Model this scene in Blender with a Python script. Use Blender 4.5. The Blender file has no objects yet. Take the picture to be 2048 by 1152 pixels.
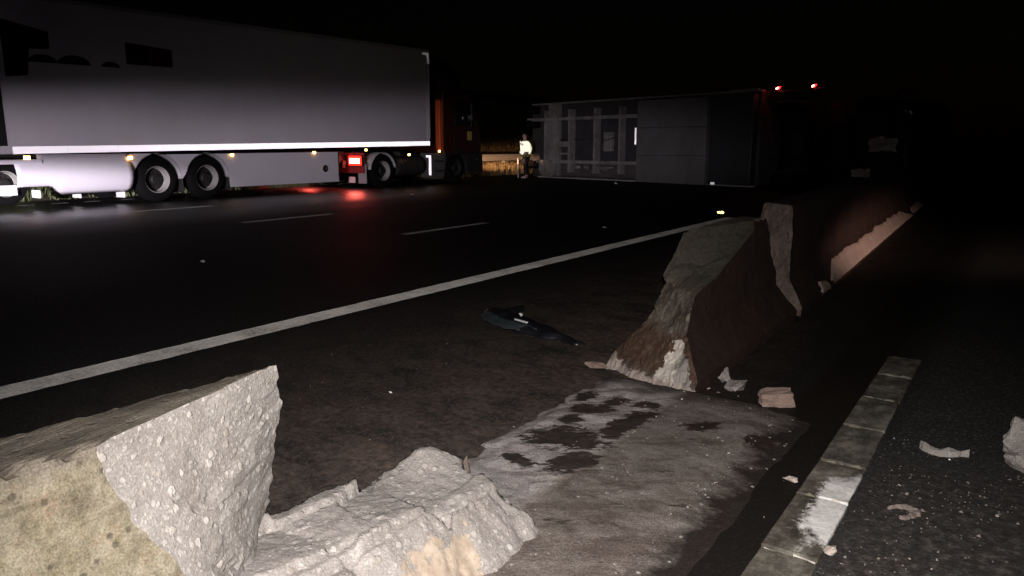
import bpy, bmesh, math, random
from mathutils import Vector, Matrix, noise
from mathutils.geometry import delaunay_2d_cdt
random.seed(7)
S = bpy.context.scene
C = bpy.data.collections.new("scene_objects"); S.collection.children.link(C)
R = math.radians
# ------------------------------------------------------------------ camera
cam = bpy.data.cameras.new("camera"); cam.lens = 26.37; cam.sensor_width = 36
cam.clip_start = 0.05; cam.clip_end = 2000
co = bpy.data.objects.new("camera", cam); C.objects.link(co)
co.location = (0, 0, 1.25); co.rotation_euler = (R(90 - 10.72), 0, R(34.2))
S.camera = co
# ------------------------------------------------------------------ night sky
w = bpy.data.worlds.new("World"); S.world = w; w.use_nodes = True
wn = w.node_tree.nodes; bg = wn["Background"]
sk = wn.new("ShaderNodeTexSky"); sk.sky_type = 'NISHITA'; sk.sun_disc = False
sk.sun_elevation = R(2); sk.sun_rotation = R(200)
w.node_tree.links.new(sk.outputs[0], bg.inputs[0]); bg.inputs[1].default_value = 0.00035
# ------------------------------------------------------------------ lamps of the place and added ones
def lamp(name, kind, loc, power, color, target=None, size=60, blend=0.6, rad=0.05, sc=None):
    l = bpy.data.lights.new(name, kind); l.energy = power; l.color = color
    l.shadow_soft_size = rad
    o = bpy.data.objects.new(name, l); C.objects.link(o); o.location = loc
    if kind == 'SPOT':
        l.spot_size = R(size); l.spot_blend = blend
        d = Vector(target) - Vector(loc); o.rotation_euler = d.to_track_quat('-Z', 'Y').to_euler()
        if sc: o.scale = sc
    return o
lamp("phone_flash", 'SPOT', (0.02, 0.01, 1.31), 640, (1, .93, .88), (-1.15, 1.95, 0), 102, 1, .012)
# dipped headlights of the car that stands behind, on the carriageway
lamp("car_headlight", 'SPOT', (-4.6, -3.4, .66), 3300, (.98, .89, 1), (-17.0, 9.0, .80), 66, 1, .07, (1.4, .178, 1))
lamp("car_headlight", 'SPOT', (-5.9, -3.6, .50), 20000, (.98, .91, 1), (-16.8, 6.5, .33), 28, 1, .07, (1, .2, 1))
lamp("headlight_spill", 'SPOT', (-4.5, -3.4, .70), 34, (.95, .9, 1), (-17.0, 9.0, 4.0), 80, 1, .05, (1, .55, 1))  # weak added lamp, stands for headlight spill on the upper trailer side
lamp("car_headlight", 'SPOT', (-3.3, -2.9, .66), 2500, (.95, .9, 1), (-17.5, 25.0, 1.0), 36, 1, .07, (1.4, .28, 1))
# the moving tractor's own headlights, on the verge ahead of it
lamp("tractor_headlight", 'SPOT', (-18.4, 22.15, .75), 6000, (1, .60, .36), (-21.4, 31, .35), 70, 1, .08, (1.3, .15, 1))
lamp("tractor_headlight", 'SPOT', (-16.75, 22.15, .75), 2200, (1, .60, .36), (-20.5, 32, .4), 60, 1, .08, (1.3, .17, 1))
# warm lamp added off to the right for the barrier toe, source unseen
lamp("unseen_warm_lamp", 'SPOT', (3.6, 7.6, .62), 760, (1, .66, .54), (-1.45, 10.3, .12), 76, 1, .08, (1, .14, 1))
S.view_settings.view_transform = 'Standard'; S.view_settings.look = 'None'
S.view_settings.exposure = 0; S.view_settings.gamma = 1; S.view_settings.use_curve_mapping = False
S.cycles.use_denoising = True; S.cycles.max_bounces = 6; S.cycles.sample_clamp_indirect = 4
S.cycles.use_light_tree = True

# ------------------------------------------------------------------ materials
class M:
    def __init__(s, name):
        s.m = bpy.data.materials.new(name); s.m.use_nodes = True; s.t = s.m.node_tree
        s.p = s.t.nodes["Principled BSDF"]; s.o = s.t.nodes["Material Output"]
        s.tc = s.t.nodes.new("ShaderNodeTexCoord"); s.v = s.tc.outputs["Object"]
    def n(s, typ, **k):
        nd = s.t.nodes.new("ShaderNode" + typ)
        for a, b in k.items(): setattr(nd, a, b)
        return nd
    def l(s, a, b):
        if hasattr(a, "is_linked") or hasattr(a, "node"): s.t.links.new(a, b)
        elif isinstance(a, (tuple, list)) and len(a) == 3 and len(getattr(b, 'default_value', (0,))) == 4: b.default_value = (*a, 1)
        else: b.default_value = a
    def map(s, scale=(1, 1, 1), rot=(0, 0, 0), loc=(0, 0, 0), v=None):
        m = s.n("Mapping"); m.inputs[1].default_value = loc; m.inputs[2].default_value = rot; m.inputs[3].default_value = scale
        s.l(v or s.v, m.inputs[0]); return m.outputs[0]
    def noise(s, sc, det=6, rough=.6, v=None, dist=0):
        n = s.n("TexNoise"); s.l(v or s.v, n.inputs["Vector"]); n.inputs["Scale"].default_value = sc
        n.inputs["Detail"].default_value = det; n.inputs["Roughness"].default_value = rough; n.inputs["Distortion"].default_value = dist
        return n.outputs[0]
    def vor(s, sc, feature='F1', v=None, rnd=1):
        n = s.n("TexVoronoi", feature=feature); s.l(v or s.v, n.inputs["Vector"]); n.inputs["Scale"].default_value = sc
        n.inputs["Randomness"].default_value = rnd; return n
    def ramp(s, f, stops, interp='LINEAR'):
        r = s.n("ValToRGB"); r.color_ramp.interpolation = interp; e = r.color_ramp.elements
        while len(e) < len(stops): e.new(.5)
        for i, (p, c) in enumerate(stops):
            e[i].position = p; e[i].color = (c, c, c, 1) if isinstance(c, (int, float)) else (*c, 1)
        s.l(f, r.inputs[0]); return r.outputs[0]
    def mix(s, f, a, b, mode='MIX'):
        m = s.n("Mix", data_type='RGBA', blend_type=mode); s.l(f, m.inputs[0]); s.l(a, m.inputs[6]); s.l(b, m.inputs[7]); return m.outputs[2]
    def math(s, op, a, b=0, clamp=False):
        m = s.n("Math", operation=op, use_clamp=clamp); s.l(a, m.inputs[0]); s.l(b, m.inputs[1]); return m.outputs[0]
    def sep(s, v=None):
        n = s.n("SeparateXYZ"); s.l(v or s.v, n.inputs[0]); return n.outputs
    def step(s, v, a, b):       # smooth 0..1 between a and b
        m = s.n("MapRange"); s.l(v, m.inputs[0]); m.inputs[1].default_value = a; m.inputs[2].default_value = b; return m.outputs[0]
    def bump(s, h, st=.5, d=.01, nrm=None):
        b = s.n("Bump"); b.inputs[0].default_value = st; b.inputs[1].default_value = d; s.l(h, b.inputs["Height"])
        if nrm: s.l(nrm, b.inputs["Normal"])
        return b.outputs[0]
    def out(s, col, rough=.8, nrm=None, metal=0, spec=.5, emit=None, es=0):
        p = s.p; s.l(col, p.inputs["Base Color"]); s.l(rough, p.inputs["Roughness"]); p.inputs["Metallic"].default_value = metal
        p.inputs["Specular IOR Level"].default_value = spec
        if nrm: s.l(nrm, p.inputs["Normal"])
        if emit: p.inputs["Emission Color"].default_value = (*emit, 1); p.inputs["Emission Strength"].default_value = es
        return s.m
def world_v(m):
    g = m.n("NewGeometry"); return g.outputs["Position"]
def dirty(name, col, rough=.5, dirt=(.05, .04, .033), amt=.5, sc=3, metal=0, bump=0, spec=.5, bsc=60):
    m = M(name); n = m.noise(sc, 8, .7); n2 = m.noise(sc * 9, 4, .6)
    f = m.math('MULTIPLY', m.ramp(m.math('ADD', m.math('MULTIPLY', n, .75), m.math('MULTIPLY', n2, .25)), [(.38, 0), (.68, 1)]), amt)
    c = m.mix(f, col, dirt)
    r = m.math('ADD', rough, m.math('MULTIPLY', f, .25))
    return m.out(c, r, m.bump(m.noise(bsc, 5), bump, .01) if bump else None, metal, spec)
def glow(name, col, st):
    m = M(name); return m.out(tuple(c * .5 for c in col), .3, emit=col, es=st)
def retro(name, col, rough=.4, k=.6):
    # retroreflective sheeting: throws light straight back to where it came from
    m = M(name); g = m.n("NewGeometry"); gl = m.n("BsdfGlossy"); gl.inputs["Color"].default_value = (*col, 1)
    gl.inputs["Roughness"].default_value = rough; m.l(g.outputs["Incoming"], gl.inputs["Normal"])
    d = m.n("BsdfDiffuse"); m.l(m.mix(m.ramp(m.noise(5, 6), [(.4, 0), (.7, .5)]), col, (.3, .28, .27)), d.inputs["Color"])
    x = m.n("MixShader"); x.inputs[0].default_value = k; m.l(d.outputs[0], x.inputs[1]); m.l(gl.outputs[0], x.inputs[2])
    m.l(x.outputs[0], m.o.inputs[0]); return m.m

def concrete_break(name, tint=(1, 1, 1), lo=.30, hi=.62, skin_patch=False):
    m = M(name)
    a = m.noise(9, 8, .65); base = m.ramp(a, [(.3, (lo * .86, lo * .8, lo * .76)), (.5, (lo * 1.1, lo * 1.05, lo * 1.02)), (.72, (lo * 1.45, lo * 1.4, lo * 1.36))])
    fine = m.noise(180, 4, .75); base = m.mix(.6, base, m.ramp(fine, [(.3, .16), (.7, .72)]), 'OVERLAY')
    vv = m.n("VectorMath", operation='ADD'); m.l(m.v, vv.inputs[0])
    nz = m.n("TexNoise"); m.l(m.v, nz.inputs["Vector"]); nz.inputs["Scale"].default_value = 60; nz.inputs["Detail"].default_value = 4
    sc = m.n("VectorMath", operation='SCALE'); m.l(nz.outputs["Color"], sc.inputs[0]); sc.inputs["Scale"].default_value = .016; m.l(sc.outputs[0], vv.inputs[1])
    col = base; h = m.math('MULTIPLY', m.noise(45, 8, .7), 1.0)
    for k, (s_, th, lim) in enumerate([(34, .34, .70), (62, .38, .62), (120, .40, .5)]):
        vo = m.vor(s_, v=vv.outputs[0]); sp = m.sep(vo.outputs["Color"])
        stone = m.math('MULTIPLY', m.ramp(vo.outputs["Distance"], [(th - .05, 1), (th + .05, 0)]), m.math('GREATER_THAN', sp[0], lim))
        sc_ = m.ramp(sp[1], [(0, (hi * .95, hi * .92, hi * .88)), (.45, (hi * 1.12, hi * 1.1, hi * 1.07)), (.7, (hi * .62, hi * .55, hi * .48)), (.88, (hi * 1.25, hi * 1.24, hi * 1.2)), (1, (hi * .42, hi * .4, hi * .4))])
        col = m.mix(m.math('MULTIPLY', stone, (.75, .55, .4)[k]), col, sc_)
        h = m.math('ADD', h, m.math('MULTIPLY', stone, .5 / (k + 1)))
    col = m.mix(1, col, tint, 'MULTIPLY')
    if skin_patch:      # what is left of the smooth brown cast face
        X, Y, Z = m.sep(); q = m.math('MULTIPLY', m.math('SUBTRACT', m.noise(11, 9, .72), .5), .22)
        a1 = m.math('GREATER_THAN', m.math('ADD', X, q), .175); b1 = m.math('GREATER_THAN', m.math('ADD', m.math('SUBTRACT', .10, m.math('MULTIPLY', m.math('SUBTRACT', X, .15), .5)), q), Y)
        k = m.math('MULTIPLY', m.math('MULTIPLY', a1, b1), m.math('LESS_THAN', Z, .2))
        col = m.mix(k, col, m.ramp(m.noise(30, 6, .65), [(.35, (.27, .215, .165)), (.65, (.40, .335, .27))])); h = m.math('MULTIPLY', h, m.math('SUBTRACT', 1, m.math('MULTIPLY', k, .7)))
    return m.out(col, .85, m.bump(h, .65, .007), spec=.25)
def concrete_skin(name, c0, c1, pit, sc=6, pits=.55, stain=None):
    m = M(name); a = m.noise(sc, 9, .68); b = m.noise(sc * 5, 6, .65)
    f = m.math('ADD', m.math('MULTIPLY', a, .6), m.math('MULTIPLY', b, .4))
    col = m.ramp(f, [(.33, c0), (.52, tuple((x + y) / 2 for x, y in zip(c0, c1))), (.68, c1)])
    n3 = m.noise(28, 5, .6); col = m.mix(m.ramp(n3, [(pits, 0), (pits + .12, .75)]), col, pit)
    g = m.noise(300, 2, .5); col = m.mix(.3, col, m.ramp(g, [(.3, .2), (.7, .7)]), 'OVERLAY')
    h = m.math('ADD', m.noise(70, 8, .7), m.math('MULTIPLY', n3, .8))
    return m.out(col, .88, m.bump(h, .55, .006), spec=.25)
BREAK = concrete_break("broken concrete", (1, .975, .95), .215, .40)
BREAK_GREY = concrete_break("broken concrete grey", (1, .965, .95), .24, .38)
BREAK_OLD = concrete_skin("weathered fracture", (.085, .07, .055), (.20, .18, .155), (.045, .035, .028), 9, .56)
def moss_mat():
    m = M("mossy weathered concrete"); X, Y, Z = m.sep()
    a = m.noise(5, 9, .7); b = m.noise(17, 9, .72, m.map(loc=(4, 2, 1))); c = m.noise(55, 7, .7); d = m.noise(8, 9, .7, m.map(loc=(9, 5, 3)))
    col = m.ramp(m.math('ADD', m.math('MULTIPLY', b, .65), m.math('MULTIPLY', c, .35)), [(.36, (.075, .064, .044)), (.47, (.145, .128, .094)), (.56, (.195, .176, .135)), (.68, (.25, .23, .19))])
    col = m.mix(m.ramp(a, [(.48, 0), (.66, .6)]), col, m.ramp(c, [(.35, (.105, .094, .052)), (.65, (.20, .178, .115))]))        # olive growth
    col = m.mix(m.ramp(d, [(.54, 0), (.66, .65)]), col, m.ramp(c, [(.35, (.14, .095, .06)), (.65, (.25, .185, .135))]))        # rusty wash
    vo = m.vor(34); sp = m.sep(vo.outputs["Color"]); hole = m.math('MULTIPLY', m.ramp(vo.outputs["Distance"], [(.16, 1), (.30, 0)]), m.math('GREATER_THAN', sp[0], .72))
    col = m.mix(m.math('MULTIPLY', hole, .7), col, (.04, .034, .024))
    t = m.step(m.math('ADD', Z, m.math('MULTIPLY', m.math('SUBTRACT', b, .5), .09)), .655, .69)
    col = m.mix(t, col, m.ramp(m.noise(9, 9, .7, m.map((1, .35, 1))), [(.36, (.05, .043, .035)), (.52, (.11, .095, .078)), (.66, (.20, .178, .15))]))
    col = m.mix(.45, col, m.ramp(m.noise(260, 3, .6), [(.32, .12), (.68, .85)]), 'OVERLAY')
    h = m.math('SUBTRACT', m.math('ADD', c, m.math('MULTIPLY', m.noise(130, 5, .7), .5)), m.math('MULTIPLY', hole, .6))
    return m.out(col, .9, m.bump(h, .7, .006), spec=.2)
SKIN_MOSS = moss_mat()
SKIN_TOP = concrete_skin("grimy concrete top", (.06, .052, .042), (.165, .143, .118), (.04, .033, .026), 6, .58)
SKIN_DARK = concrete_skin("dark brown concrete", (.017, .009, .0065), (.05, .028, .021), (.010, .006, .0045), 4, .57)  # very dark brown, for the standing length's sides and the far run
SKIN_TOE = concrete_skin("scraped pale concrete", (.30, .24, .21), (.48, .40, .36), (.2, .15, .13), 6, .62)
# end of the standing barrier: brown soil film low down with a pale spalled patch at its right foot
def end_face():
    m = M("soiled barrier end"); X, Y, Z = m.sep()
    n = m.noise(7, 9, .7); b = m.noise(40, 6, .65)
    col = m.ramp(n, [(.32, (.05, .038, .03)), (.5, (.10, .083, .068)), (.68, (.19, .165, .135))])
    zz = m.math('ADD', Z, m.math('MULTIPLY', m.math('SUBTRACT', n, .5), .16))
    soil = m.math('MULTIPLY', m.step(zz, .27, .22), .92)
    soil = m.math('MULTIPLY', soil, m.step(m.math('ADD', zz, m.math('MULTIPLY', m.math('SUBTRACT', b, .5), .1)), .035, .06))
    brown = m.ramp(b, [(.3, (.052, .030, .020)), (.7, (.10, .06, .042))])
    col = m.mix(soil, col, brown)
    up = m.step(zz, .44, .50); grey = m.ramp(b, [(.3, (.035, .03, .024)), (.7, (.085, .076, .062))]); col = m.mix(m.math('MULTIPLY', up, .95), col, grey)
    band = m.math('MULTIPLY', m.step(zz, .46, .43), m.step(zz, .36, .39)); col = m.mix(m.math('MULTIPLY', band, .75), col, (.10, .08, .066))
    # raw concrete where the foot spalled off: a tongue rising along the right edge
    nn = m.math('MULTIPLY', m.math('SUBTRACT', m.noise(16, 8, .7), .5), .22)
    lim = m.math('SUBTRACT', .145, m.math('MULTIPLY', Z, .60))
    raw = m.math('GREATER_THAN', m.math('ADD', lim, nn), m.math('ABSOLUTE', m.math('SUBTRACT', X, m.math('SUBTRACT', .17, m.math('MULTIPLY', Z, .25)))))
    rawcol = m.mix(m.step(m.math('ADD', X, m.math('MULTIPLY', b, .1)), .20, .215), (.50, .46, .42), (.26, .235, .22))
    raw2 = m.math('GREATER_THAN', m.math('ADD', m.math('MULTIPLY', m.math('SUBTRACT', m.noise(18, 8, .7), .5), .16), m.math('MULTIPLY', m.step(X, -.20, -.30), .07)), m.math('SUBTRACT', Z, .03))
    col = m.mix(raw, col, rawcol); col = m.mix(raw2, col, (.34, .29, .26))
    h = m.math('ADD', m.noise(60, 8, .7), m.math('MULTIPLY', raw, .4))
    return m.out(col, .85, m.bump(h, .6, .008), spec=.25)
END_FACE = end_face()

def road_mat():
    m = M("wet worn asphalt"); pos = world_v(m); X, Y, Z = m.sep(pos)
    g = m.vor(130, v=pos); sp = m.sep(g.outputs["Color"])
    agg = m.ramp(sp[0], [(0, .018), (.6, .032), (.93, .05), (1, .12)])
    big = m.noise(.55, 6, .6, pos); mid = m.noise(3.2, 8, .7, m.map((1, 1.35, 1), (0, 0, .6), v=pos)); fin = m.noise(26, 7, .7, pos)
    col = m.mix(m.ramp(big, [(.35, 0), (.65, .5)]), agg, (.03, .028, .026))
    # soil and concrete dust thrown over the strip along the barrier
    d = m.math('MULTIPLY', m.step(m.math('ADD', X, m.math('MULTIPLY', m.math('SUBTRACT', big, .5), 1.6)), -4.2, -2.1), m.step(X, -.95, -1.25))
    mm = m.math('ADD', m.math('MULTIPLY', mid, .72), m.math('MULTIPLY', fin, .28))
    dust = m.math('MULTIPLY', d, m.ramp(mm, [(.40, .06), (.49, .55), (.60, 1)]))
    col = m.mix(dust, col, m.ramp(fin, [(.3, (.062, .044, .037)), (.7, (.165, .128, .112))]))
    # scuffed, gritty surface right of the channel, flash falloff painted in as it darkens ahead
    r = m.step(X, -.42, -.30)
    near = m.step(m.math('ADD', Y, m.math('MULTIPLY', m.math('SUBTRACT', mid, .5), 1.8)), 3.5, 2.75)
    rf = m.math('MULTIPLY', m.math('MULTIPLY', r, near), m.ramp(mm, [(.40, .2), (.6, .95)]))
    col = m.mix(rf, col, m.ramp(fin, [(.32, (.014, .012, .011)), (.5, (.042, .037, .034)), (.68, (.12, .108, .10))]))
    # bare black earth in the gap next to the channel
    gap = m.math('MULTIPLY', m.step(X, -.86, -.80), m.step(X, -.53, -.56)); col = m.mix(m.math('MULTIPLY', gap, .9), col, (.010, .008, .007))
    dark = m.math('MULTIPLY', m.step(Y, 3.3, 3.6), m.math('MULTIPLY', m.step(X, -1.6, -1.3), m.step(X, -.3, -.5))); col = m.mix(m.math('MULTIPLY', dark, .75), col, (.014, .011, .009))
    wet = m.ramp(m.noise(.35, 5, .55, m.map((1, .5, 1), v=pos)), [(.36, .26), (.52, .36), (.7, .5)])
    # a wet film only where the vehicles stopped, on the far lanes
    wx = m.math('MULTIPLY', m.step(m.math('ABSOLUTE', m.math('ADD', X, 15.6)), 4.6, 1.2), m.step(m.math('ABSOLUTE', m.math('SUBTRACT', Y, 11.0)), 9.0, 5.0))
    wet = m.mix(wx, m.math('ADD', m.math('MULTIPLY', wet, .4), .55), wet)
    rough = m.mix(m.math('MAXIMUM', dust, r), wet, (.9, .9, .9))
    h = m.math('ADD', m.math('MULTIPLY', g.outputs["Distance"], .5), m.math('MULTIPLY', fin, .6))
    h = m.math('ADD', h, m.math('MULTIPLY', rf, .8))
    o_ = m.out(col, rough, m.bump(h, .42, .006)); m.l(m.math('ADD', .07, m.math('MULTIPLY', wx, .38)), m.p.inputs['Specular IOR Level']); return o_
ROAD = road_mat()
def slab_mat():
    m = M("stained concrete bed"); pos = world_v(m); X, Y, Z = m.sep(pos)
    a = m.noise(4.5, 8, .68, m.map((1, 1.5, 1), (0, 0, .5), v=pos)); b = m.noise(24, 8, .7, pos); c = m.noise(160, 3, .6, pos)
    f = m.math('ADD', m.math('MULTIPLY', a, .6), m.math('MULTIPLY', b, .4))
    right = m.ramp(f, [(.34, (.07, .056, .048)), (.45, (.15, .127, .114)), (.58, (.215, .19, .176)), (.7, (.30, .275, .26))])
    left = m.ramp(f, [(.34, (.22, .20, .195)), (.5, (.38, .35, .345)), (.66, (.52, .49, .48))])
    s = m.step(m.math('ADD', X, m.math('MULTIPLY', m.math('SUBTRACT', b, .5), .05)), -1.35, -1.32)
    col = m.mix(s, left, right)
    seam = m.math('MULTIPLY', m.step(X, -1.37, -1.335), m.step(X, -1.295, -1.325)); col = m.mix(m.math('MULTIPLY', seam, .5), col, (.40, .36, .33))
    vo = m.vor(40, v=pos); sp = m.sep(vo.outputs["Color"])
    rot = m.map(rot=(0, 0, R(-34)), v=pos); st = m.map((.55, 1.9, 1), v=rot)
    sm = m.noise(3.4, 7, .66, st); col = m.mix(m.ramp(sm, [(.52, 0), (.60, .55)]), col, (.075, .055, .046))
    sm2 = m.noise(9, 7, .7, m.map((.6, 2.0, 1), loc=(3, 1, 0), v=rot)); col = m.mix(m.ramp(sm2, [(.60, 0), (.66, .8)]), col, (.03, .022, .018))
    ed = m.math('ADD', X, m.math('MULTIPLY', m.math('SUBTRACT', m.noise(7, 9, .72, pos), .5), .42)); col = m.mix(m.math('MULTIPLY', m.step(ed, -.87, -.76), .93), col, (.014, .010, .008))
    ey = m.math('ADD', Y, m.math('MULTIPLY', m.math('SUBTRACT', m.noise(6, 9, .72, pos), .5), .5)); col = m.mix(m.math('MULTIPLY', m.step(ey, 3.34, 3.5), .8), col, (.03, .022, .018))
    # patches where the old bitumen coat still sticks to the bed
    nz = m.math('ADD', m.math('MULTIPLY', m.math('SUBTRACT', m.noise(20, 8, .75, m.map((.6, 1.6, 1), v=rot)), .5), 3.2), 0)
    acc = None
    for cx, cy, rx, ry, an in [(-1.523, 2.645, 0.18, 0.14, -2.86), (-1.37, 2.929, 0.24, 0.067, 1.47), (-1.562, 2.34, 0.098, 0.044, 2.82), (-1.373, 2.425, 0.131, 0.078, 1.23), (-1.598, 3.024, 0.126, 0.071, -2.6), (-1.718, 3.175, 0.076, 0.053, 1.49), (-1.548, 3.197, 0.065, 0.06, 2.12), (-1.394, 3.206, 0.069, 0.058, -3.14), (-1.08, 3.102, 0.096, 0.056, 0.92), (-0.827, 3.083, 0.075, 0.055, 1.15), (-1.607, 2.848, 0.064, 0.055, 0.92)]:
        a_ = m.n("VectorMath", operation='SUBTRACT'); m.l(pos, a_.inputs[0]); a_.inputs[1].default_value = (cx, cy, 0)
        b_ = m.map(rot=(0, 0, -an), v=a_.outputs[0]); c_ = m.map((1 / rx, 1 / ry, 0), v=b_)
        d_ = m.n("VectorMath", operation='LENGTH'); m.l(c_, d_.inputs[0])
        e_ = m.math('SUBTRACT', 1, d_.outputs["Value"]); acc = e_ if acc is None else m.math('MAXIMUM', acc, e_)
    bt = m.step(m.math('ADD', acc, nz), -.06, .10); col = m.mix(m.math('MULTIPLY', bt, .95), col, m.ramp(b, [(.35, (.012, .008, .006)), (.65, (.036, .026, .021))]))
    chip = m.math('MULTIPLY', m.math('LESS_THAN', vo.outputs["Distance"], .26), m.math('GREATER_THAN', sp[0], .955))
    col = m.mix(m.math('MULTIPLY', chip, .6), col, (.55, .51, .48))
    col = m.mix(.7, col, m.ramp(c, [(.3, .15), (.7, .8)]), 'OVERLAY')
    h = m.math('ADD', b, m.math('MULTIPLY', m.noise(80, 6, .7, pos), .6))
    return m.out(col, .9, m.bump(m.math('ADD', h, m.math('MULTIPLY', m.noise(190, 5, .75, pos), .7)), .9, .006), spec=.15)
SLAB = slab_mat()
def block_mat():
    m = M("channel block"); pos = world_v(m); X, Y, Z = m.sep(pos)
    a = m.noise(9, 8, .7, m.map((1, .6, 1), v=pos)); b = m.noise(45, 7, .7, pos)
    col = m.ramp(a, [(.34, (.026, .022, .017)), (.5, (.075, .067, .055)), (.66, (.19, .176, .15))])
    col = m.mix(m.ramp(b, [(.5, 0), (.66, .45)]), col, (.18, .17, .15))
    # splashed white paint on the nearest blocks
    e = m.math('MULTIPLY', m.math('SUBTRACT', a, .5), .55)
    p = m.math('MULTIPLY', m.step(m.math('ADD', Y, e), 2.33, 2.40), m.step(m.math('ADD', Y, e), 2.95, 2.84))
    p = m.math('MULTIPLY', p, m.step(m.math('ADD', X, m.math('MULTIPLY', m.math('SUBTRACT', b, .5), .12)), -.515, -.49))
    col = m.mix(m.math('MULTIPLY', p, .93), col, m.ramp(b, [(.3, (.55, .54, .53)), (.7, (.8, .79, .78))]))
    return m.out(col, .85, m.bump(b, .5, .006), spec=.25)
BLOCK = block_mat()
MORTAR_DIM = dirty('dull mortar', (.16, .15, .115), .9, (.07, .065, .045), .8, 20, bump=.4)
MORTAR = dirty("pale mortar", (.5, .48, .43), .9, (.2, .18, .14), .6, 12, bump=.4)
def paint_mat(k=.26, f_=1, name="worn road paint"):
    m = M(name); pos = world_v(m); a = m.noise(3, 8, .7, pos); b = m.noise(55, 5, .65, pos)
    f = m.math('ADD', m.math('MULTIPLY', a, .5), m.math('MULTIPLY', b, .5))
    col = m.ramp(f, [(.36, (.08 * f_, .075 * f_, .07 * f_)), (.46, (.28 * f_, .275 * f_, .27 * f_)), (.62, (.46 * f_, .45 * f_, .44 * f_))])
    m.out(col, .7, m.bump(b, .3, .004), spec=.4)
    g = m.n("NewGeometry"); gl = m.n("BsdfGlossy"); m.l(col, gl.inputs["Color"]); gl.inputs["Roughness"].default_value = .5      # glass beads in the paint
    m.l(g.outputs["Incoming"], gl.inputs["Normal"]); x = m.n("MixShader"); x.inputs[0].default_value = k
    m.l(m.p.outputs[0], x.inputs[1]); m.l(gl.outputs[0], x.inputs[2]); m.l(x.outputs[0], m.o.inputs[0]); return m.m
PAINT = paint_mat()
PAINT_DIM = paint_mat(.12, .7, 'faint lane paint')  # dimmer copy of the road paint, for most lane dashes
SOIL = dirty("dark soil", (.045, .036, .028), .95, (.02, .017, .014), .7, 2, bump=.6, bsc=30)
DRYBANK = dirty("dry bank earth", (.16, .12, .07), .95, (.07, .05, .03), .6, 1.5, bump=.5, bsc=12)
GRASS = dirty("verge grass", (.15, .19, .085), .7, (.25, .25, .13), .8, 5)
DRYGRASS = dirty("dry grass", (.24, .17, .075), .8, (.13, .085, .04), .7, 4)
WHITE = dirty("white trailer panel", (.70, .66, .71), .32, (.42, .38, .37), .22, 1.3)
SKIRT = dirty("glossy white skirt", (.78, .73, .80), .18, (.5, .45, .44), .15, 2)
PALE = dirty("pale grey plastic", (.46, .44, .46), .5, (.2, .18, .17), .4, 6)
BLACKP = dirty("black plastic", (.012, .012, .013), .5, (.035, .03, .027), .5, 6)
DARKM = dirty("dark painted steel", (.022, .021, .022), .45, (.05, .042, .036), .6, 4)
TYRE = dirty("tyre rubber", (.003, .003, .0035), .9, (.009, .008, .007), .6, 7, bump=.3, spec=.15)
RIM = dirty("silver wheel rim", (.42, .40, .385), .45, (.2, .17, .14), .4, 6, metal=.1)
HUB = dirty("grimy hub", (.008, .007, .006), .6, (.014, .012, .010), .6, 8)
REDP = dirty("dark red cab paint", (.032, .0045, .003), .35, (.015, .006, .005), .4, 2)
ORANGE = dirty("amber lit fairing colour", (.55, .085, .02), .4, (.2, .05, .02), .3, 4)  # amber marker light on the fairing painted into its colour
GLASS = dirty("dark cab glass", (.004, .004, .005), .06, (.01, .01, .01), .3, 3)
CHROME = dirty("bright mirror", (.8, .8, .82), .15, (.4, .4, .4), .3, 6, metal=1)
PRINT_D = dirty("dark livery print", (.012, .012, .035), .35, (.03, .03, .04), .3, 2)
PRINT_R = dirty("dark red livery print", (.09, .006, .006), .35, (.03, .01, .01), .3, 2)
PLATE = dirty("bright white flap", (.85, .84, .86), .4, (.6, .6, .6), .2, 6)
STEEL = dirty("galvanised steel", (.50, .45, .40), .45, (.22, .17, .13), .5, 5, metal=.35)
UNDER = dirty("muddy underside paint", (.36, .33, .32), .6, (.07, .06, .055), .9, 2.2, bump=.3)
UNDER2 = dirty("dark underside floor", (.055, .05, .055), .7, (.02, .018, .018), .8, 1.6)
BOXP = dirty("pale pallet box panel", (.17, .165, .17), .55, (.09, .08, .075), .7, 1.1)
DARKBOX = dirty("dark side box", (.035, .037, .042), .5, (.02, .018, .016), .5, 2)
DARKU = dirty("darkened steel", (.006, .006, .007), .6, (.012, .011, .010), .6, 4, spec=.2)  # darker copy of the painted steel, unlit look put into the colour
CRUMP = dirty("crumpled pale panel", (.4, .37, .35), .4, (.2, .17, .15), .6, 6)
TAPE = retro("white retroreflective tape", (1, .98, .99), .42, .95)
STUD = retro("yellow stud reflector", (1, .85, .25), .25, .8)
VEST_R = retro("bright safety jacket", (1, 1, .72), .36, .9)
VEST_Y = dirty("yellow green jacket hem", (.62, .72, .05), .6, (.3, .33, .05), .3, 10)
AMBER = glow("lit amber lens", (1, .50, .13), 14)
REDL = glow("lit red lens", (1, .03, .015), 2.2)
REDCORE = glow("lit red bulb", (1, .12, .09), 95)
REDL2 = glow("lit small red lens", (1, .03, .02), 2.0)
TROUS = dirty("dark trousers", (.014, .014, .018), .8, (.025, .023, .022), .4, 8)
FACE = dirty("face skin", (.66, .42, .34), .55, (.4, .22, .17), .3, 20)
HAIR = dirty("short dark hair", (.03, .02, .015), .7, (.015, .01, .01), .5, 40)
SHOE = dirty("pale shoe", (.55, .52, .5), .6, (.2, .18, .16), .4, 12)
SLATE = dirty("dark blue black plastic", (.006, .007, .012), .38, (.03, .028, .03), .4, 5)
TEAL = dirty("blue grey plastic trim", (.03, .04, .046), .35, (.03, .03, .03), .5, 6)
CHIPM = dirty("pale concrete chip", (.48, .42, .38), .9, (.25, .19, .15), .6, 30, bump=.5, bsc=120)
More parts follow.
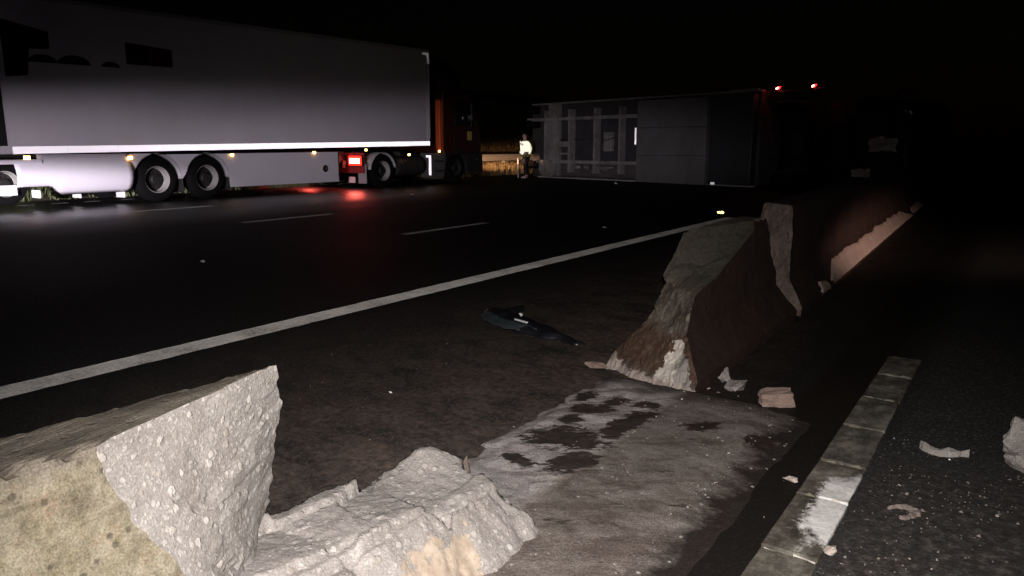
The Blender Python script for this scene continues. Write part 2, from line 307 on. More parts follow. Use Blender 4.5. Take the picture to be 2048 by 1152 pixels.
BRICKM = dirty("pinkish concrete lump", (.27, .20, .17), .9, (.16, .10, .08), .6, 14, bump=.6, bsc=80)
RUST = dirty("rust brown shard", (.13, .10, .088), .85, (.06, .04, .032), .6, 20, bump=.5)

# ------------------------------------------------------------------ geometry helpers
def tag(o, label=None, cat=None, group=None, kind=None):
    for k, v in (("label", label), ("category", cat), ("group", group), ("kind", kind)):
        if v: o[k] = v
    return o
def empty(name, loc, rz=0, label=None, cat=None, group=None):
    o = bpy.data.objects.new(name, None); C.objects.link(o); o.location = loc; o.rotation_euler = (0, 0, rz); o.empty_display_size = .2
    return tag(o, label, cat, group)
def link(name, bm, mats, parent=None, smooth=False, loc=None):
    me = bpy.data.meshes.new(name); bmesh.ops.recalc_face_normals(bm, faces=bm.faces); bm.to_mesh(me); bm.free()
    for m in (mats if isinstance(mats, (list, tuple)) else [mats]): me.materials.append(m)
    if smooth:
        for p in me.polygons: p.use_smooth = True
        if smooth != True:
            try: me.set_sharp_from_angle(angle=R(smooth))
            except Exception: pass
    o = bpy.data.objects.new(name, me); C.objects.link(o)
    if parent: o.parent = parent
    if loc: o.location = loc
    return o
def NB(): return bmesh.new()
def box(bm, lo, hi, bev=0, mi=0, seg=2):
    t = bmesh.new(); bmesh.ops.create_cube(t, size=1)
    lo = Vector(lo); hi = Vector(hi); c = (lo + hi) / 2; d = hi - lo
    for v in t.verts: v.co = Vector((v.co.x * d.x, v.co.y * d.y, v.co.z * d.z)) + c
    if bev: bmesh.ops.bevel(t, geom=t.edges[:] , offset=bev, segments=seg, profile=.5, affect='EDGES')
    merge(bm, t, mi)
def merge(bm, t, mi=0, mat=None):
    vm = {}
    for v in t.verts: vm[v] = bm.verts.new(mat @ v.co if mat else v.co)
    for f in t.faces:
        try: nf = bm.faces.new([vm[v] for v in f.verts]); nf.material_index = mi or f.material_index
        except ValueError: pass
    t.free()
def tube(bm, pts, r, n=10, mi=0, cap=True):
    pts = [Vector(p) for p in pts]; rings = []
    rs = r if isinstance(r, (list, tuple)) else [r] * len(pts)
    for i, p in enumerate(pts):
        d = (pts[min(i + 1, len(pts) - 1)] - pts[max(i - 1, 0)]).normalized()
        a = d.orthogonal().normalized(); 
        ref = Vector((0, 0, 1)) if abs(d.z) < .9 else Vector((1, 0, 0)); a = d.cross(ref).normalized(); b = d.cross(a)
        rings.append([bm.verts.new(p + (a * math.cos(2 * math.pi * k / n) + b * math.sin(2 * math.pi * k / n)) * rs[i]) for k in range(n)])
    for i in range(len(rings) - 1):
        for k in range(n):
            f = bm.faces.new((rings[i][k], rings[i][(k + 1) % n], rings[i + 1][(k + 1) % n], rings[i + 1][k])); f.material_index = mi
    if cap:
        for rg in (rings[0], rings[-1]):
            f = bm.faces.new(rg); f.material_index = mi
def lathe(bm, prof, cen, n=40, mi=0, cap=True):      # axis along X; prof = (x, r)
    rings = []
    for x, r in prof:
        rings.append([bm.verts.new((cen[0] + x, cen[1] + r * math.cos(2 * math.pi * k / n), cen[2] + r * math.sin(2 * math.pi * k / n))) for k in range(n)])
    for i in range(len(rings) - 1):
        for k in range(n):
            f = bm.faces.new((rings[i][k], rings[i][(k + 1) % n], rings[i + 1][(k + 1) % n], rings[i + 1][k])); f.material_index = mi
    if cap and prof[0][1] > .001: bm.faces.new(rings[0])
    if cap and prof[-1][1] > .001: bm.faces.new(rings[-1])
def prism(bm, pts, axis, a, b, mi=0):     # polygon in the two other axes, extruded along axis
    def P(p, t): 
        l = list(p); l.insert(axis, t); return l
    f0 = bm.faces.new([bm.verts.new(P(p, a)) for p in pts]); f0.material_index = mi
    r = bmesh.ops.extrude_face_region(bm, geom=[f0])
    for v in r['geom']:
        if isinstance(v, bmesh.types.BMVert): v.co[axis] = b
def N3(x, y=0, z=0): return noise.noise(Vector((x, y, z)))
def fbm(x, y, z=0, o=4):
    return noise.fractal(Vector((x, y, z)), 1.0, 2.0, o)

def facet(x, y, sc, k, seed=0):
    """angular break: every cell of a broken surface is its own small tilted plane"""
    p = Vector((x * sc, y * sc, seed)); d, pts = noise.voronoi(p); q = pts[0]; c = noise.cell_vector(q * 7.3)
    return k * ((c.x - .5) * (p.x - q.x) + (c.y - .5) * (p.y - q.y) + (c.z - .5) * .35) / sc
def densify(poly, s):
    out = []
    for i, p in enumerate(poly):
        q = poly[(i + 1) % len(poly)]; n = max(1, round(math.dist(p, q) / s))
        for k in range(n): out.append((p[0] + (q[0] - p[0]) * k / n, p[1] + (q[1] - p[1]) * k / n))
    return out
def tri_fill(poly, s, jit=.35, seed=0):
    rnd = random.Random(seed); xs = [p[0] for p in poly]; ys = [p[1] for p in poly]
    def inside(x, y):
        c = False; j = len(poly) - 1
        for i in range(len(poly)):
            (xi, yi), (xj, yj) = poly[i], poly[j]
            if (yi > y) != (yj > y) and x < (xj - xi) * (y - yi) / (yj - yi) + xi: c = not c
            j = i
        return c
    pts = [Vector(p) for p in poly]; nb = len(pts)
    ny = int((max(ys) - min(ys)) / s) + 1; nx = int((max(xs) - min(xs)) / s) + 1
    for j in range(ny):
        for i in range(nx):
            x = min(xs) + (i + .5 + rnd.uniform(-jit, jit)) * s; y = min(ys) + (j + .5 + rnd.uniform(-jit, jit)) * s
            if inside(x, y) and min((x - p[0]) ** 2 + (y - p[1]) ** 2 for p in poly) > (s * .45) ** 2: pts.append(Vector((x, y)))
    v, e, f, *_ = delaunay_2d_cdt(pts, [], [list(range(nb))], 1, 1e-6)
    return [tuple(p) for p in v], f
def nj(half_top, h, base=.30, step=.06, kz=.25, kx=.165):
    q = .014
    return [(-base, 0), (-base, step), (-kx, kz), (-half_top, h - q * 1.3), (-half_top + q * .3, h - q * .4), (-half_top + q, h), (half_top - q, h), (half_top - q * .3, h - q * .4), (half_top, h - q * 1.3), (kx, kz), (base, step), (base, 0)]
def barrier(name, prof, f0, f1, xc, s, rings, mats, top_h, parent, cap0=True, cap1=True, side_noise=.003, seed=0, ymid=None):
    """a barrier length: the section prof swept along y between two broken ends y=f0(x,z), y=f1(x,z).
    mats: side right, top, side left, cap0, cap1"""
    b = densify(prof, s); bm = NB(); loops = []; ht = max(x for x, z in prof if abs(z - top_h) < 1e-6)
    for k in range(rings + 1):
        t = k / rings; L = []
        for (x, z) in b:
            y = f0(x, z) * (1 - t) + f1(x, z) * t
            ch_ = 0
            if abs(z - top_h) < .006 and abs(x) > ht - .006: ch_ = max(0, fbm(y * 16, x * 9 + seed, 3, 5) - .08) * .035
            nn = side_noise * fbm(x * 14 + seed, y * 14, z * 14) if 0 < k < rings else 0
            L.append(bm.verts.new((xc(y) + x + nn - math.copysign(ch_, x), y, max(0, z + nn * (z > .02) - ch_ * .8))))
        loops.append(L)
    n = len(b)
    for k in range(rings):
        for i in range(n):
            j = (i + 1) % n
            f = bm.faces.new((loops[k][i], loops[k][j], loops[k + 1][j], loops[k + 1][i]))
            mx = (b[i][0] + b[j][0]) / 2; mz = (b[i][1] + b[j][1]) / 2
            f.material_index = 1 if mz > top_h - .004 else (0 if mx > 0 else 2)
    for on, fn, L, mi in ((cap0, f0, loops[0], 3), (cap1, f1, loops[-1], 4)):
        if not on: continue
        v, faces = tri_fill(b, s, seed=seed + mi)
        vs = list(L)
        for (x, z) in v[n:]:
            y = fn(x, z); vs.append(bm.verts.new((xc(y) + x, y, max(z, 0.0))))
        for fc in faces:
            try: f = bm.faces.new([vs[i] for i in fc]); f.material_index = mi
            except (ValueError, IndexError): pass
    return link(name, bm, mats, parent)
def heightfield(bm, x0, x1, y0, y1, s, fn, mi=0, base=None):
    nx = max(1, round((x1 - x0) / s)); ny = max(1, round((y1 - y0) / s)); g = {}
    for j in range(ny + 1):
        for i in range(nx + 1):
            x = x0 + (x1 - x0) * i / nx; y = y0 + (y1 - y0) * j / ny; z = fn(x, y)
            if z is not None: g[i, j] = bm.verts.new((x, y, z))
    for j in range(ny):
        for i in range(nx):
            q = [(i, j), (i + 1, j), (i + 1, j + 1), (i, j + 1)]
            q = [g[k] for k in q if k in g]
            if len(q) >= 3: f = bm.faces.new(q); f.material_index = mi
def rock_bm(size, seed, n=16, rough=.12, sub=1):
    rnd = random.Random(seed); t = bmesh.new()
    for _ in range(n):
        v = Vector((rnd.gauss(0, 1), rnd.gauss(0, 1), rnd.gauss(0, 1))).normalized() * rnd.uniform(.75, 1.05)
        t.verts.new((v.x * size[0], v.y * size[1], v.z * size[2]))
    r = bmesh.ops.convex_hull(t, input=t.verts)
    bmesh.ops.delete(t, geom=[g for g in r['geom_interior'] if isinstance(g, bmesh.types.BMVert)], context='VERTS')
    for _ in range(sub): bmesh.ops.subdivide_edges(t, edges=t.edges[:], cuts=1, use_grid_fill=True)
    bmesh.ops.triangulate(t, faces=t.faces[:])
    m = max(size)
    for v in t.verts:
        v.co += v.co.normalized() * rough * min(size) * fbm(v.co.x * 2.2 / m + seed, v.co.y * 2.2 / m, v.co.z * 2.2 / m)
    return t

# ================================================================== ground, road, markings
bm = NB(); box(bm, (-600, -300, -1), (600, 900, -.10)); 
tag(link("ground", bm, SOIL), kind="structure")
bm = NB()
def quad(bm, x0, x1, y0, y1, z, mi=0):
    f = bm.faces.new([bm.verts.new(p) for p in ((x0, y0, z), (x1, y0, z), (x1, y1, z), (x0, y1, z))]); f.material_index = mi
quad(bm, -18.9, 9.5, -40, 400, 0)
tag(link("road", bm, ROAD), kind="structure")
# verge on the far left: a strip at the road edge, then a bank behind the guard rail
bm = NB()
def bankz(x, y):
    d = -18.9 - x
    z = -.02 + .10 * min(1, max(0, d) / .6) + (0 if d < 3 else min(5.5, (d - 3) * .36))
    return z + .05 * fbm(x * 1.3, y * 1.3) * min(1, d) 
heightfield(bm, -42, -18.9, -12, 60, .6, bankz)
tag(link("grass_verge", bm, DRYBANK, smooth=True), kind="structure")
def ragged_strip(x0, x1, y0, y1, z, name="lane_marking", mat=None):
    bm = NB(); n = max(2, round((y1 - y0) / .06)); a = []; 
    for k in range(n + 1):
        y = y0 + (y1 - y0) * k / n
        a.append((bm.verts.new((x0 + .008 * fbm(y * 9, 1.3), y, z)), bm.verts.new((x1 + .008 * fbm(y * 9, 7.3), y, z))))
    for k in range(n): bm.faces.new((a[k][0], a[k][1], a[k + 1][1], a[k + 1][0]))
    return tag(link(name, bm, mat or PAINT_DIM), kind="structure")
ragged_strip(-4.36, -4.14, -3, 13.2, .004, "edge_line", PAINT)
for k in (-1, 0, 3, 4, 5):
    ragged_strip(-7.39, -7.24, 8 + 8 * k, 10 + 8 * k, .004)
    ragged_strip(-10.75, -10.58, 7.75 + 8 * k, 9.7 + 8 * k, .004)
    ragged_strip(-14.32, -14.12, 7.86 + 8 * k, 9.62 + 8 * k, .004, 'lane_marking', PAINT)
for y in (6.6, 7.3, 8.0, 8.7, 9.5, 10.4, 11.3, 12.4, 13.6, 15.0, 16.6): ragged_strip(-17.72, -17.58, y, y + .34, .004)

# concrete bed under the broken barrier
bm = NB()
def right_edge(y):
    base = -.70 + .03 * fbm(y * 1.6, 8.8) + (.12 * (2.15 - y) if y < 2.15 else 0) * -.4
    return base + .015 * fbm(y * 4, 3.1)
def left_edge(y): return -1.80 + .035 * fbm(y * 6, 5.5) + (.05 if y < 2.4 else 0)
def end_edge(x): return 3.46 + .04 * fbm(x * 8, 1.1) - (.18 * max(0, x + 1.2) if x > -1.2 else 0) + .1
rows = []
ny = 330; nx = 84
for j in range(ny + 1):
    row = []
    for i in range(nx + 1):
        u = i / nx; yy = -1.2 + (4.75) * j / ny
        x = left_edge(yy) * (1 - u) + right_edge(yy) * u; y = min(yy, end_edge(x))
        e = min(1, u * 12, (1 - u) * 4.5)
        z = .002 + .022 * e + .005 * fbm(x * 4, y * 4) + .002 * fbm(x * 30, y * 30)
        if x < -1.33: z += .006 * fbm(x * 15, y * 11, 4)
        if e <= 0 or j == ny: z = -.004
        row.append(bm.verts.new((x, y, z)))
    rows.append(row)
for j in range(ny):
    for i in range(nx): bm.faces.new((rows[j][i], rows[j][i + 1], rows[j + 1][i + 1], rows[j + 1][i]))
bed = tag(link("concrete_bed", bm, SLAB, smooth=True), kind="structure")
# drainage channel: one block after another with mortar joints
ch = tag(bpy.data.objects.new("drain_channel", None), "narrow line of concrete channel blocks splashed with white paint", kind="structure"); C.objects.link(ch)
ch.location = (-.4875, 0, 0)
joints = [1.36, 1.80, 2.24, 2.69, 3.05, 3.51, 3.98, 4.45] + [4.88]
def blk(L, seed):
    t = bmesh.new(); bmesh.ops.create_cube(t, size=1)
    for v in t.verts: v.co = Vector((v.co.x * .172, v.co.y * L, v.co.z * .09 - .034))
    bmesh.ops.bevel(t, geom=t.edges[:], offset=.005, segments=2, profile=.5, affect='EDGES')
    bmesh.ops.subdivide_edges(t, edges=t.edges[:], cuts=7, use_grid_fill=True)
    for v in t.verts: v.co += Vector((.5, .4, .6)) * (.005 * fbm(v.co.x * 14 + seed, v.co.y * 14, v.co.z * 14) - .012 * max(0, fbm(v.co.x * 22, v.co.y * 22 + seed, 3) - .12) * (abs(v.co.x) > .07))
    return t
for k in range(len(joints) - 1):
    a, b = joints[k], joints[k + 1]
    o = link("channel_block", blk(b - a - .018, k * 3), BLOCK, ch, loc=(0, (a + b) / 2, .002 * (k % 3)))
    o.rotation_euler = (0, 0, R(random.uniform(-.6, .6)))
    if k:
        for x0, x1 in ((-.083, -.01), (.004, .083)):
            if k > 6 and random.random() < .4: continue
            t = rock_bm(((x1 - x0) / 2, .013, .018), 50 + k, 14, .25)
            o = link("mortar_joint", t, MORTAR if (k == 2 or (k == 3 and x0 > 0)) else MORTAR_DIM, ch, loc=((x0 + x1) / 2 + random.uniform(-.004, .004), a + random.uniform(-.006, .006), .001))
            o.rotation_euler = (0, 0, R(random.uniform(-6, 6)))

# ================================================================== broken concrete barriers
GB = "lengths of the smashed concrete barrier"
BX = -1.58
# 1 near length, torn off obliquely towards the lens
e = empty("concrete_barrier", (-1.475, 0.6, 0), 0, "mossy concrete barrier end in the near left corner, its torn face bright with stones", "concrete barrier", GB)
def half_at(z): return .30 if z < .06 else (.30 + (.165 - .30) * (z - .06) / .19 if z < .25 else .165 + (.095 - .165) * (z - .25) / .45)
def f1a(x, z):
    s = (half_at(z) - x) / (2 * half_at(z)); yn = .02 + (.70 - z) * .43; yf = .60 - .03 * math.sin(z * 8)
    if z < .25: yn += (.25 - z) * .9
    y = yn + (yf - yn) * s + .018 * math.sin(s * math.pi)
    rid = .010 * abs(math.sin((z * 1.0 + s * .10) * 26)) if s > .45 else 0
    return y + facet(x, z, 5, .30, 4) + facet(x + .006 * fbm(x * 40, z * 40), z, 17, .30, 8) + .014 * fbm(x * 5, z * 5, 1.5) + .007 * fbm(x * 24, z * 24, 2.5, 5) + .002 * N3(x * 120, z * 120)
barrier("concrete_body", nj(.095, .70), lambda x, z: -2.2, f1a, lambda y: .05 * (y - .3), .012, 210,
        [SKIN_MOSS, SKIN_MOSS, SKIN_MOSS, BREAK_OLD, BREAK], .70, e, cap0=True, side_noise=.004)
# 2 low stump that stayed on the bed
e = empty("concrete_barrier", (-1.45, 1.55, 0), 0, "low broken stump of concrete barrier lying beside the torn near end", "concrete barrier", GB)
def stump(x, y):
    X = x - 1.45; Y = y + 1.55
    far = -1.665 + .03 * fbm(Y * 7, 2.2) + .012 * fbm(Y * 30, 1)
    top = .185 + .03 * max(0, min(1, (1.75 - Y) / .4)) * (X < -1.36) + .05 * math.exp(-((Y - 1.83) / .10) ** 2 - ((X + 1.60) / .09) ** 2) + .025 * (1.5 - Y) * (X < -1.4) + facet(X + .012 * fbm(X * 30, Y * 30), Y, 4.2, .26, 2) + facet(X, Y + .006 * fbm(X * 50, Y * 50), 18, .14, 5) + .003 * fbm(X * 40, Y * 40) + .0015 * N3(X * 110, Y * 110)
    rl = -1.345 + .02 * fbm(Y * 8, 5) 
    z = top
    if X > rl: z = min(z, top + .012 - (X - rl) * 1.12)
    front = 1.80 + (.10 if X < -1.5 else .06) + .05 * fbm(X * 9, 3) - (.0 if X < -1.35 else .3 * (X + 1.35))
    if Y > front: z = min(z, top - (Y - front) * 1.5)
    if X < far: z = min(z, top - (far - X) * 9)
    return max(-.01, z)
bm = NB(); heightfield(bm, -.40, .42, -1.35, .65, .0095, stump)
for v in bm.verts:
    q = v.co.copy()
    if q.z > .012: v.co.x += .008 * fbm(q.y * 7, q.z * 12, 2) + .004 * fbm(q.y * 40, q.z * 40, 2); v.co.y += .006 * fbm(q.x * 12, q.z * 16, 5)
link("concrete_body", bm, concrete_break("broken concrete stump", (1, .97, .955), .25, .40, True), e, smooth=True)
bm = NB(); tube(bm, [(-.09, -.30, .185), (-.02, -.20, .2), (.035, -.10, .195)], .005, 6)
link("rebar", bm, RUST, e)
# 3 the length that still stands, its end sheared
e = empty("concrete_barrier", (BX, 3.5, 0), 0, "standing barrier length with sheared brown end and pale spalled foot", "concrete barrier", GB)
def f0c(x, z):
    s = (half_at(z) - x) / (2 * half_at(z))          # 0 right, 1 left
    low = .02 + .20 * s + (z / .48) * (.44 + .06 * s)
    up = .62 + (1 - s) * .95 * min(1, max(0, (z - .44) / .25)) + (z - .48) * 1.0 * s
    k = min(1, max(0, (z - .44 - .02 * N3(x * 12, 3)) / .05)); y = low * (1 - k) + up * k
    return y + facet(x, z, 9, .7, 3) + facet(x, z, 26, .6, 6) + .014 * fbm(x * 8, z * 8, 6) + .006 * fbm(x * 32, z * 32, 8) + .003 * N3(x * 100, z * 100)
def half3(z): return half_at(z)
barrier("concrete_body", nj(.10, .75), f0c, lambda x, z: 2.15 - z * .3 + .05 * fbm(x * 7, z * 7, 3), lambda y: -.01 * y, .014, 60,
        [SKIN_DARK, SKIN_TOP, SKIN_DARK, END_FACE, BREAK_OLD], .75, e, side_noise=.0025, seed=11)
# 4 the run beyond it
e = empty("concrete_barrier", (BX - .01, 5.75, 0), R(2.0), "long dark barrier run in the distance with pale scraped toe", "concrete barrier", GB)
def f0d(x, z):
    s = (half_at(z) - x) / (2 * half_at(z))
    return -.02 + .12 * s + z * .40 + .03 * fbm(x * 8, z * 8, 9) + .008 * fbm(x * 30, z * 30)
FAR_END = concrete_skin("pale far end", (.075, .056, .046), (.20, .155, .135), (.06, .045, .04), 8, .6)
barrier("concrete_body", nj(.135, .80, .30, .06, .26, .18), f0d, lambda x, z: 55, lambda y: 0, .025, 160,
        [SKIN_DARK, SKIN_DARK, SKIN_DARK, FAR_END, SKIN_DARK], .80, e, side_noise=.01, seed=21)
def scar(y0, y1, zl, zh, seed):
    bm = NB(); n = int((y1 - y0) / .035); g = []
    for k in range(n + 1):
        t = k / n; y = y0 + (y1 - y0) * t; r = []
        lo = zl + .022 * max(0, fbm(y * 4, seed)) ; hi = zh + .03 * fbm(y * 1.7, seed + 3) + .006 * fbm(y * 4, seed)
        taper = min(1, t * 14 + .25, (1 - t) * 5 + .1); hi = lo + (hi - lo) * taper
        for i in range(9):
            z = lo + (hi - lo) * i / 8; x = .30 + (.165 - .30) * (z - .06) / .20 if z > .06 else .30
            off = .017 if 0 < i < 8 else .002
            r.append(bm.verts.new((x + off + .004 * fbm(y * 12, z * 30), y + .03 * fbm(z * 14, seed) * (k in (0, n)), z + off * .6)))
        g.append(r)
    for k in range(n):
        for i in range(8): bm.faces.new((g[k][i], g[k][i + 1], g[k + 1][i + 1], g[k + 1][i]))
    return bm
link("scraped_patch", scar(1.25, 9.2, .03, .215, 4), SKIN_TOE, e, smooth=True)
link("scraped_patch", scar(9.35, 11.6, .05, .17, 9), SKIN_TOE, e, smooth=True)
link("scraped_patch", scar(.78, 1.12, .02, .10, 14), SKIN_TOE, e, smooth=True)

# ================================================================== the moving truck: trailer
SH = .0136
def shear(o):
    for v in o.data.vertices: v.co.z += SH * v.co.y
    return o
T = empty("semi_trailer", (-16.3, 6.66, 0), 0, "long white box semi trailer with bright reflective stripe rolling along the far lane", "semi trailer")
bm = NB(); box(bm, (-2.55, -1.6, 1.09), (0, 12.55, 4.10), .04, seg=3)
shear(link("body", bm, WHITE, T, smooth=30))
bm = NB(); box(bm, (-.01, 12.42, 1.30), (.016, 12.56, 4.06), .006); shear(link("corner_post", bm, PALE, T))
bm = NB(); box(bm, (-.01, -.14, 1.25), (.014, .04, 3.9), .006); shear(link("door_seal", bm, BLACKP, T))
bm = NB(); box(bm, (-.01, -1.6, 4.02), (.015, 12.5, 4.11), .006); shear(link("roof_rail", bm, PALE, T))
bm = NB()
for k in range(12): box(bm, (0, .12 + k * 1.035, 1.095), (.008, .12 + k * 1.035 + 1.03, 1.235), .003)
shear(link("reflective_stripe", bm, TAPE, T))
bm = NB(); box(bm, (.016, 12.22, 3.93), (.021, 12.53, 4.0)); box(bm, (.016, 12.44, 3.68), (.021, 12.53, 3.93)); shear(link("reflective_corner", bm, TAPE, T))
bm = NB(); box(bm, (.016, 12.475, 1.3), (.019, 12.515, 3.6)); shear(link("corner_stripe", bm, PLATE, T))
# what shows of the livery above
def print_part(pts, m, name="livery_print"):
    bm = NB(); prism(bm, pts, 0, .001, .005); shear(link(name, bm, m, T))
print_part([(.15, 3.62), (1.0, 3.45), (1.0, 3.13), (.62, 3.10), (.55, 2.6), (.15, 2.55)], PRINT_D)
print_part([(2.55, 3.40), (3.05, 3.37), (3.05, 2.95), (2.55, 2.95)], PRINT_D)
print_part([(3.052, 3.37), (3.62, 3.33), (3.62, 2.95), (3.052, 2.95)], PRINT_R)
for cy, r in ((.85, .28), (1.45, .33), (2.2, .2)):
    print_part([(cy + r * math.cos(a), 2.86 + .55 * r * math.sin(a)) for a in [math.pi * k / 12 for k in range(13)]], PRINT_D)
bm = NB(); box(bm, (-.02, -.20, 3.70), (.03, -.12, 3.78), .012); link("clearance_lamp", bm, glow('lit white clearance lamp', (1, .97, .95), 5), T)
# skirts
bm = NB()
prof = [(-.02, 1.085), (0.0, .99), (.03, .90), (.085, .80), (.115, .68), (.11, .56), (.07, .44), (.0, .34), (-.10, .26)]
g = []
for k in range(22):
    y = .10 + 2.32 * k / 21; r = []
    for i, (x, z) in enumerate(prof):
        zz = z
        if y < .95 and z < .5: zz = max(z, .46 - max(0, (y - .75)) * 1.0)
        r.append(bm.verts.new((x, y, zz)))
    g.append(r)
for k in range(21):
    for i in range(8):
        if g[k][i].co.y < .52 and i == 0: continue
        bm.faces.new((g[k][i], g[k][i + 1], g[k + 1][i + 1], g[k + 1][i]))
o = link("rear_skirt", bm, SKIRT, T, smooth=True); md = o.modifiers.new("t", 'SOLIDIFY'); md.thickness = .02
bm = NB(); box(bm, (-.10, -1.6, .90), (.05, .62, .99), .02); link("underrun_bar", bm, SKIRT, T)
def arc(cy, cz, r, a0, a1, n=18): return [(cy + r * math.cos(R(a0 + (a1 - a0) * k / n)), cz + r * math.sin(R(a0 + (a1 - a0) * k / n))) for k in range(n + 1)]
W1, W2 = 3.05, 4.32
bm = NB(); prism(bm, [(2.43, 1.085), (2.43, .5)] + arc(W1, .5, .595, 180, 0) + arc(W2, .5, .595, 180, 0)[1:] + [(4.93, .25), (8.55, .25), (8.55, 1.085)], 0, -.03, -.004)
bmesh.ops.triangulate(bm, faces=[f for f in bm.faces if len(f.verts) > 4]); link("side_skirt", bm, WHITE, T)
bm = NB(); box(bm, (-.03, 8.50, .26), (.004, 8.56, 1.08), .005); link("skirt_edge", bm, REDP, T)  # red tail lamp light on this edge painted as dark red
bm = NB(); lathe(bm, [(0, .10), (.015, .10), (.015, .04), (.005, .03), (.005, .001)], (0, 8.0, .63), 16); link("skirt_catch", bm, CHROME, T)
for cy in (W1, W2):
    bm = NB(); a = arc(cy, .5, .585, 0, 165); n = len(a)
    vs = [[bm.verts.new((x, *p)) for p in a] for x in (-.005, -.42)]
    for k in range(n - 1): bm.faces.new((vs[0][k], vs[0][k + 1], vs[1][k + 1], vs[1][k]))
    o = link("mudguard", bm, PALE, T, smooth=True); md = o.modifiers.new("t", 'SOLIDIFY'); md.thickness = .012
    bm = NB(); box(bm, (-.42, cy + .60, .18), (-.03, cy + .625, .55), .006); link("mud_flap", bm, DARKM, T)
def wheel(parent, cy, cz, x0, r=.5, sgn=1, width=.31, rim=RIM):
    w_ = empty("wheel", (x0, cy, cz)); w_.parent = parent
    bm = NB(); lathe(bm, [(-.03 * sgn, .58 * r), (0, .62 * r), (0.005 * sgn, .75 * r), (-.01 * sgn, .90 * r), (-.05 * sgn, .985 * r), (-.09 * sgn, r), (-(width - .08) * sgn, r), (-(width - .03) * sgn, .97 * r), (-width * sgn, .8 * r), (-width * sgn, .55 * r)], (0, 0, 0), 44, cap=False)
    link("tyre", bm, TYRE, w_, smooth=40)
    bm = NB(); lathe(bm, [(-.028 * sgn, .615 * r), (-.012 * sgn, .60 * r), (-.018 * sgn, .575 * r), (-.08 * sgn, .55 * r), (-.19 * sgn, .53 * r), (-.20 * sgn, .50 * r)], (0, 0, 0), 40, cap=False)
    link("rim", bm, rim, w_, smooth=40)
    bm = NB(); lathe(bm, [(-.195 * sgn, .515 * r), (-.185 * sgn, .40 * r), (-.19 * sgn, .26 * r), (-.07 * sgn, .24 * r), (-.05 * sgn, .2 * r), (-.05 * sgn, .001)], (0, 0, 0), 24)
    for k in range(10):
        a = 2 * math.pi * k / 10; tube(bm, [(-.19 * sgn, .34 * r * math.cos(a), .34 * r * math.sin(a)), (-.15 * sgn, .34 * r * math.cos(a), .34 * r * math.sin(a))], .018, 6)
    link("hub", bm, HUB, w_)
    return w_
for cy in (W1, W2):
    wheel(T, cy, .5, -.03); wheel(T, cy, .5, -2.52, sgn=-1)
    bm = NB(); tube(bm, [(-.35, cy, .5), (-2.2, cy, .5)], .07, 10); link("axle", bm, DARKM, T)
wheel(T, -.02, .52, -.12, .42)
bm = NB()
for x in (-.85, -1.7): box(bm, (x - .06, -1.2, .80), (x + .06, 12.2, 1.085), .01)
for y in (1, 2.3, 5.5, 7, 8.4, 11.2): box(bm, (-2.4, y, .95), (-.15, y + .1, 1.08), .01)
link("chassis_rail", bm, DARKM, T)
for y, z, dx in ((.52, .33, 0), (1.45, .27, -.3), (2.30, .24, -.12)):
    bm = NB(); box(bm, (dx - .32, y - .02, z - .11), (dx + .0, y + .02, z + .05 ), .01); link("bright_flap", bm, PLATE, T)
bm = NB(); box(bm, (-.05, -.35, .30), (.0, .12, .50), .01); link("bright_flap", bm, PLATE, T)
def marker(parent, x, y, z, s=.055):
    bm = NB(); box(bm, (x - .01, y - s * 1.1, z - s * .8), (x + .008, y + s * 1.1, z + s * .8), .006); o = link("side_marker", bm, DARKM, parent)
    bm = NB(); box(bm, (x + .009, y - s, z - s * .62), (x + .03, y + s, z + s * .62), .012); link("lens", bm, AMBER, o)
for y, z, s in ((.35, 1.02, .06), (2.42, .98, .055), (5.0, 1.0, .05), (7.62, 1.02, .05), (9.6, 1.07, .045)): marker(T, .0, y, z + SH * y * .5, s)

# ---------------------------------------------------------------- tractor unit
Q = empty("tractor_unit", (-16.3, 15.2, 0), 0, "dark red truck tractor with glowing tail lamps pulling the white trailer", "truck tractor")
bm = NB()
for x in (-.80, -1.75): box(bm, (x - .05, .4, .72), (x + .05, 6.2, 1.0), .01)
box(bm, (-2.3, .35, .62), (-.25, .47, .82), .01)
box(bm, (-1.9, 1.2, 1.0), (-.7, 2.4, 1.09), .02)
link("chassis_rail", bm, DARKM, Q)
def tail(x0, x1):
    bm = NB(); box(bm, (x0 - .04, .90, .66), (x1 + .04, .99, .98), .02); h = link("tail_lamp", bm, BLACKP, Q)
    bm = NB(); box(bm, (x0 - .06, .86, .68), (x1 + .04, .897, .96), .03); link("lens", bm, REDL, h)  # outer lens made larger and dim red to stand for the lamp's halo
    bm = NB(); box(bm, (x0 + .02, .835, .745), (x1 - .02, .858, .885), .012, seg=3); link("bulb", bm, REDCORE, h)
tail(-.48, -.05); tail(-2.5, -2.07)
bm = NB(); box(bm, (-2.5, 1.0, .45), (-.02, 1.03, 1.05), .006); link("tail_panel", bm, dirty("red lit tail panel", (.35, .05, .05), .4, (.1, .03, .03), .5, 4), Q)  # red glow of the tail lamps put into the panel's colour
bm = NB(); box(bm, (-.34, 1.05, .14), (.0, 1.08, .72), .01); link("mud_flap", bm, PALE, Q)
bm = NB(); box(bm, (-.62, .93, .16), (-.36, .96, .34), .01); link("number_plate", bm, PLATE, Q)
wheel(Q, 1.83, .5, -.03); wheel(Q, 1.83, .5, -2.52, sgn=-1); wheel(Q, 5.43, .5, -.06, rim=HUB); wheel(Q, 5.43, .5, -2.49, sgn=-1, rim=HUB)
bm = NB(); a = arc(1.83, .5, .56, 10, 175); vs = [[bm.verts.new((x, *p)) for p in a] for x in (-.02, -.62)]
for k in range(len(a) - 1): bm.faces.new((vs[0][k], vs[0][k + 1], vs[1][k + 1], vs[1][k]))
